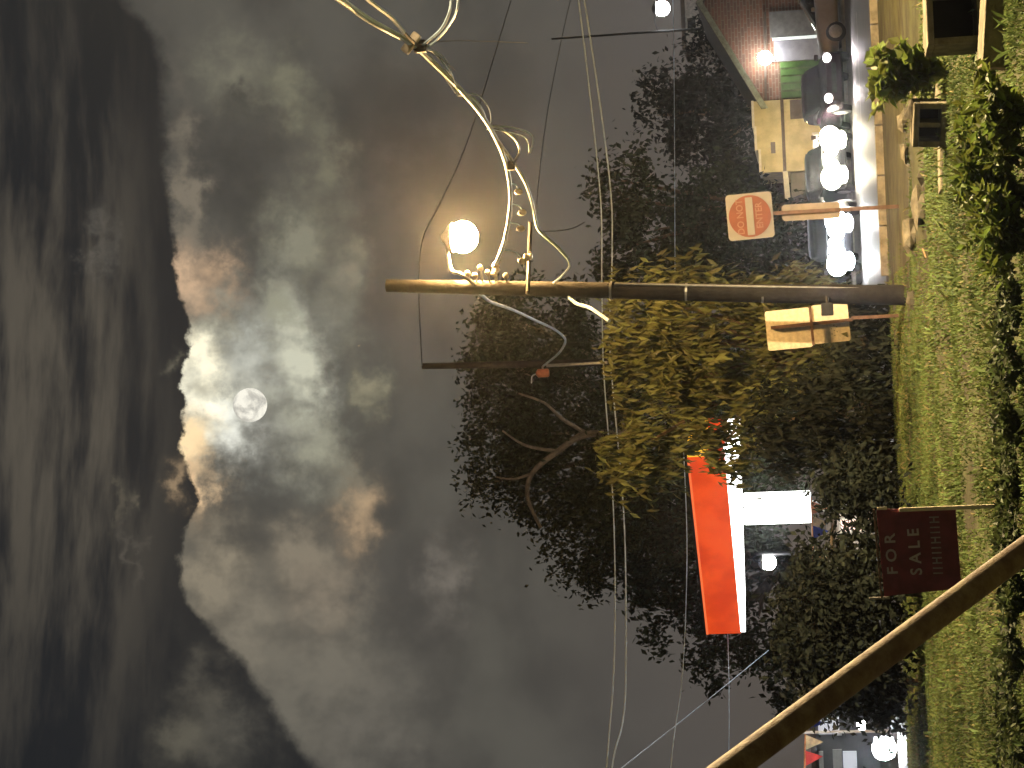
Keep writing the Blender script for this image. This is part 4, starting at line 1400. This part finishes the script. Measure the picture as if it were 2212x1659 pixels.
hollow_block(2118, 36, (0.52, 0.45, 0.46), R(4), 0, 'hollow concrete box with large black opening at the verge edge', 1)
hollow_block(2092, 262, (0.40, 0.40, 0.30), R(-14), 4, 'tilted hollow concrete block beside the weedy plant', 2)
hollow_block(2150, 268, (0.34, 0.38, 0.30), R(12), 0, 'hollow concrete block half buried under the ferny bush', 1)
for (x, y, s_, rz, tl, lb) in ((2035, 40, (0.75, 0.4, 0.10), 8, 3, 'flat tan concrete slab behind the hollow box'), (2165, 30, (0.8, 0.5, 0.22), -6, 5, 'pale weathered slab in front of the hollow box'), (2075, 330, (0.75, 0.35, 0.10), 4, 2, 'pale flat slab below the tilted hollow block'),
                               (2060, 225, (0.35, 0.3, 0.14), 25, -8, 'broken corner piece of concrete beside the tilted block'), (2150, 355, (0.16, 0.35, 0.30), 0, 8, 'upright strip of pale concrete beside the ferny bush')):
    p = gpt(x, y)
    mb = MB().bbox((p.x, p.y, p.z + s_[2] / 2 - 0.01), s_, 0.02, Matrix.Rotation(R(rz), 3, 'Z') @ Matrix.Rotation(R(tl), 3, 'Y'))
    tag(mb.build('concrete_slab', conc_block), lb, 'concrete slab')


def plant(name, label, x, y, n, L, h, spread, mat, seed, cat='plant', aspect=0.2, fern=False):
    rng = random.Random(seed)
    p = gpt(x, y)
    e = empty(name, p)
    tag(e, label, cat)
    lv = MB()
    stm = MB()
    for k in range(n):
        an = rng.uniform(0, 6.283)
        out = rng.uniform(0.15, 1.0) * spread
        hh = h * rng.uniform(0.55, 1.1)
        tip = p + Vector((math.cos(an) * out, math.sin(an) * out, hh))
        mid = p.lerp(tip, 0.5) + Vector((0, 0, hh * 0.18))
        path = smoothpath([p, mid, tip], 6)
        stm.tube(path, [0.006 * (1 - 0.06 * q) for q in range(len(path))], 4, False)
        for q, c in enumerate(path[3:]):
            for _ in range(4 if fern else 3):
                ax = Vector((rng.gauss(0, 1), rng.gauss(0, 1), rng.gauss(0.15, 0.7)))
                ll = L * rng.uniform(0.5, 1.3)
                leaf(lv, c, ax, ll, ll * aspect, rng)
    stm.build('stem', leaf_green, e)
    lv.build('foliage', mat, e, kind='stuff')
    return e


leaf_fresh = pmat('leaf_fresh', (0.115, 0.150, 0.030), 0.5, var=0.3, scale=3, island=0.4, trans=0.4, spec=0.35)
plant('weed_plant', 'tall broadleaf weed growing between the concrete blocks', 2085, 150, 26, 0.13, 0.62, 0.42, leaf_fresh, 1, aspect=0.36)
plant('weed_plant', 'small leafy weed on the dirt beside the broken corner piece', 2040, 175, 12, 0.08, 0.3, 0.26, leaf_fresh, 2, aspect=0.35)
ferny = [(2215, 330, 46, .10, .42, .42, 'ferny bush at the edge of the hollow blocks'), (2225, 420, 40, .10, .40, .40, 'ferny bush leaning over the dark verge edge'), (2235, 510, 34, .09, .32, .36, 'low ferny bush in the dark hollow of the verge'),
         (2232, 240, 30, .10, .34, .34, 'ferny bush in front of the pale upright strip')]
for k, (x, y, n, L, h, s_, lb) in enumerate(ferny):
    plant('ferny_bush', lb, x, y, n, L, h, s_, leaf_fresh, 20 + k, 'bush', 0.22, True)
weeds = [(2200, 640, 'low weed clump in the rut below the utility pole'), (2215, 790, 'wispy weed clump in the rut below the cream panels'), (2205, 930, 'ragged weed clump in the rut near the olive tree'), (2195, 1045, 'leafy weed at the foot of the cream stake'),
         (2190, 1160, 'broad weed clump under the maroon board'), (2225, 1290, 'dark weed clump beside the slanting pipe'), (2200, 1420, 'grey weed clump left of the slanting pipe'), (2190, 1540, 'tall grey weed at the left rut'), (2205, 1640, 'bushy weed at the far left rut')]
for k, (x, y, lb) in enumerate(weeds):
    plant('weed_clump', lb, x, y, 26, 0.065, 0.20, 0.48, leaf_green, 40 + k, 'weed', 0.28)
# dark stone and scraps on the verge
for x, y, r, mt, lb in ((1990, 648, 0.14, conc_dark, 'dark stone lying on the dirt near the pole base'),):
    p = gpt(x, y)
    tag(MB().ball(p + Vector((0, 0, .05)), r, 9, 6, (1, .8, .7), .4).build('rock', mt), lb, 'rock')
paper = pmat('paper_scrap', (0.6, 0.58, 0.5), 0.8)
tan_scrap = pmat('tan_scrap', (0.5, 0.28, 0.16), 0.8)
for x, y, mt, lb in ((2030, 672, paper, 'white paper scrap on the bright grass under the cream panels'), (2068, 690, paper, 'smaller white scrap beside the paper on the grass'), (2037, 545, tan_scrap, 'orange tan scrap on the grass near the broken lumps')):
    p = gpt(x, y)
    mb = MB().prism([p + Vector((-.05, -.03, .06)), p + Vector((.05, -.04, .09)), p + Vector((.06, .05, .10)), p + Vector((-.04, .05, .07))], (0, 0, 0.004))
    tag(mb.build('litter', mt), lb, 'litter')

# ------------------------------------------------------------------ moon
MD = 4000.0
mpos = at(540, 875, MD)
mr = 38.0 / F * MD
mt = bpy.data.materials.new('moon_disc')
mt.use_nodes = True
nt = mt.node_tree
nt.nodes.clear()
N = NB(nt)
tc = N.n('ShaderNodeTexCoord')
nz = N.noise(tc.outputs['Object'], 0.026, 4.0, 0.55, 0.2)
colr = N.mix(N.smooth(nz, 0.36, 0.60), (0.52, 0.50, 0.44), (1.0, 0.96, 0.83))
em = N.n('ShaderNodeEmission')
N.link(colr, em.inputs['Color'])
em.inputs['Strength'].default_value = 1.0
ou = N.n('ShaderNodeOutputMaterial')
N.link(em.outputs[0], ou.inputs['Surface'])
mo = empty('moon', mpos)
tag(mo, 'mottled full moon glowing through broken cloud', 'moon')
MB().ball(mpos, mr, 32, 20).build('disc', mt, mo, smooth=True)

# ------------------------------------------------------------------ thin haze, added so the lamps show halos
hm = bpy.data.materials.new('halo_haze')
hm.use_nodes = True
hn = hm.node_tree
hn.nodes.clear()
pv = hn.nodes.new('ShaderNodeVolumePrincipled')
pv.inputs['Color'].default_value = (0.85, 0.90, 1.0, 1)
pv.inputs['Density'].default_value = 0.00030
pv.inputs['Anisotropy'].default_value = 0.94
ho = hn.nodes.new('ShaderNodeOutputMaterial')
hn.links.new(pv.outputs[0], ho.inputs['Volume'])
mb = MB().box((0, 172, 11.0), (540, 490, 25.0))
tag(mb.build('haze', hm), 'thin haze over the whole street, added for lamp halos', 'haze', kind='stuff')
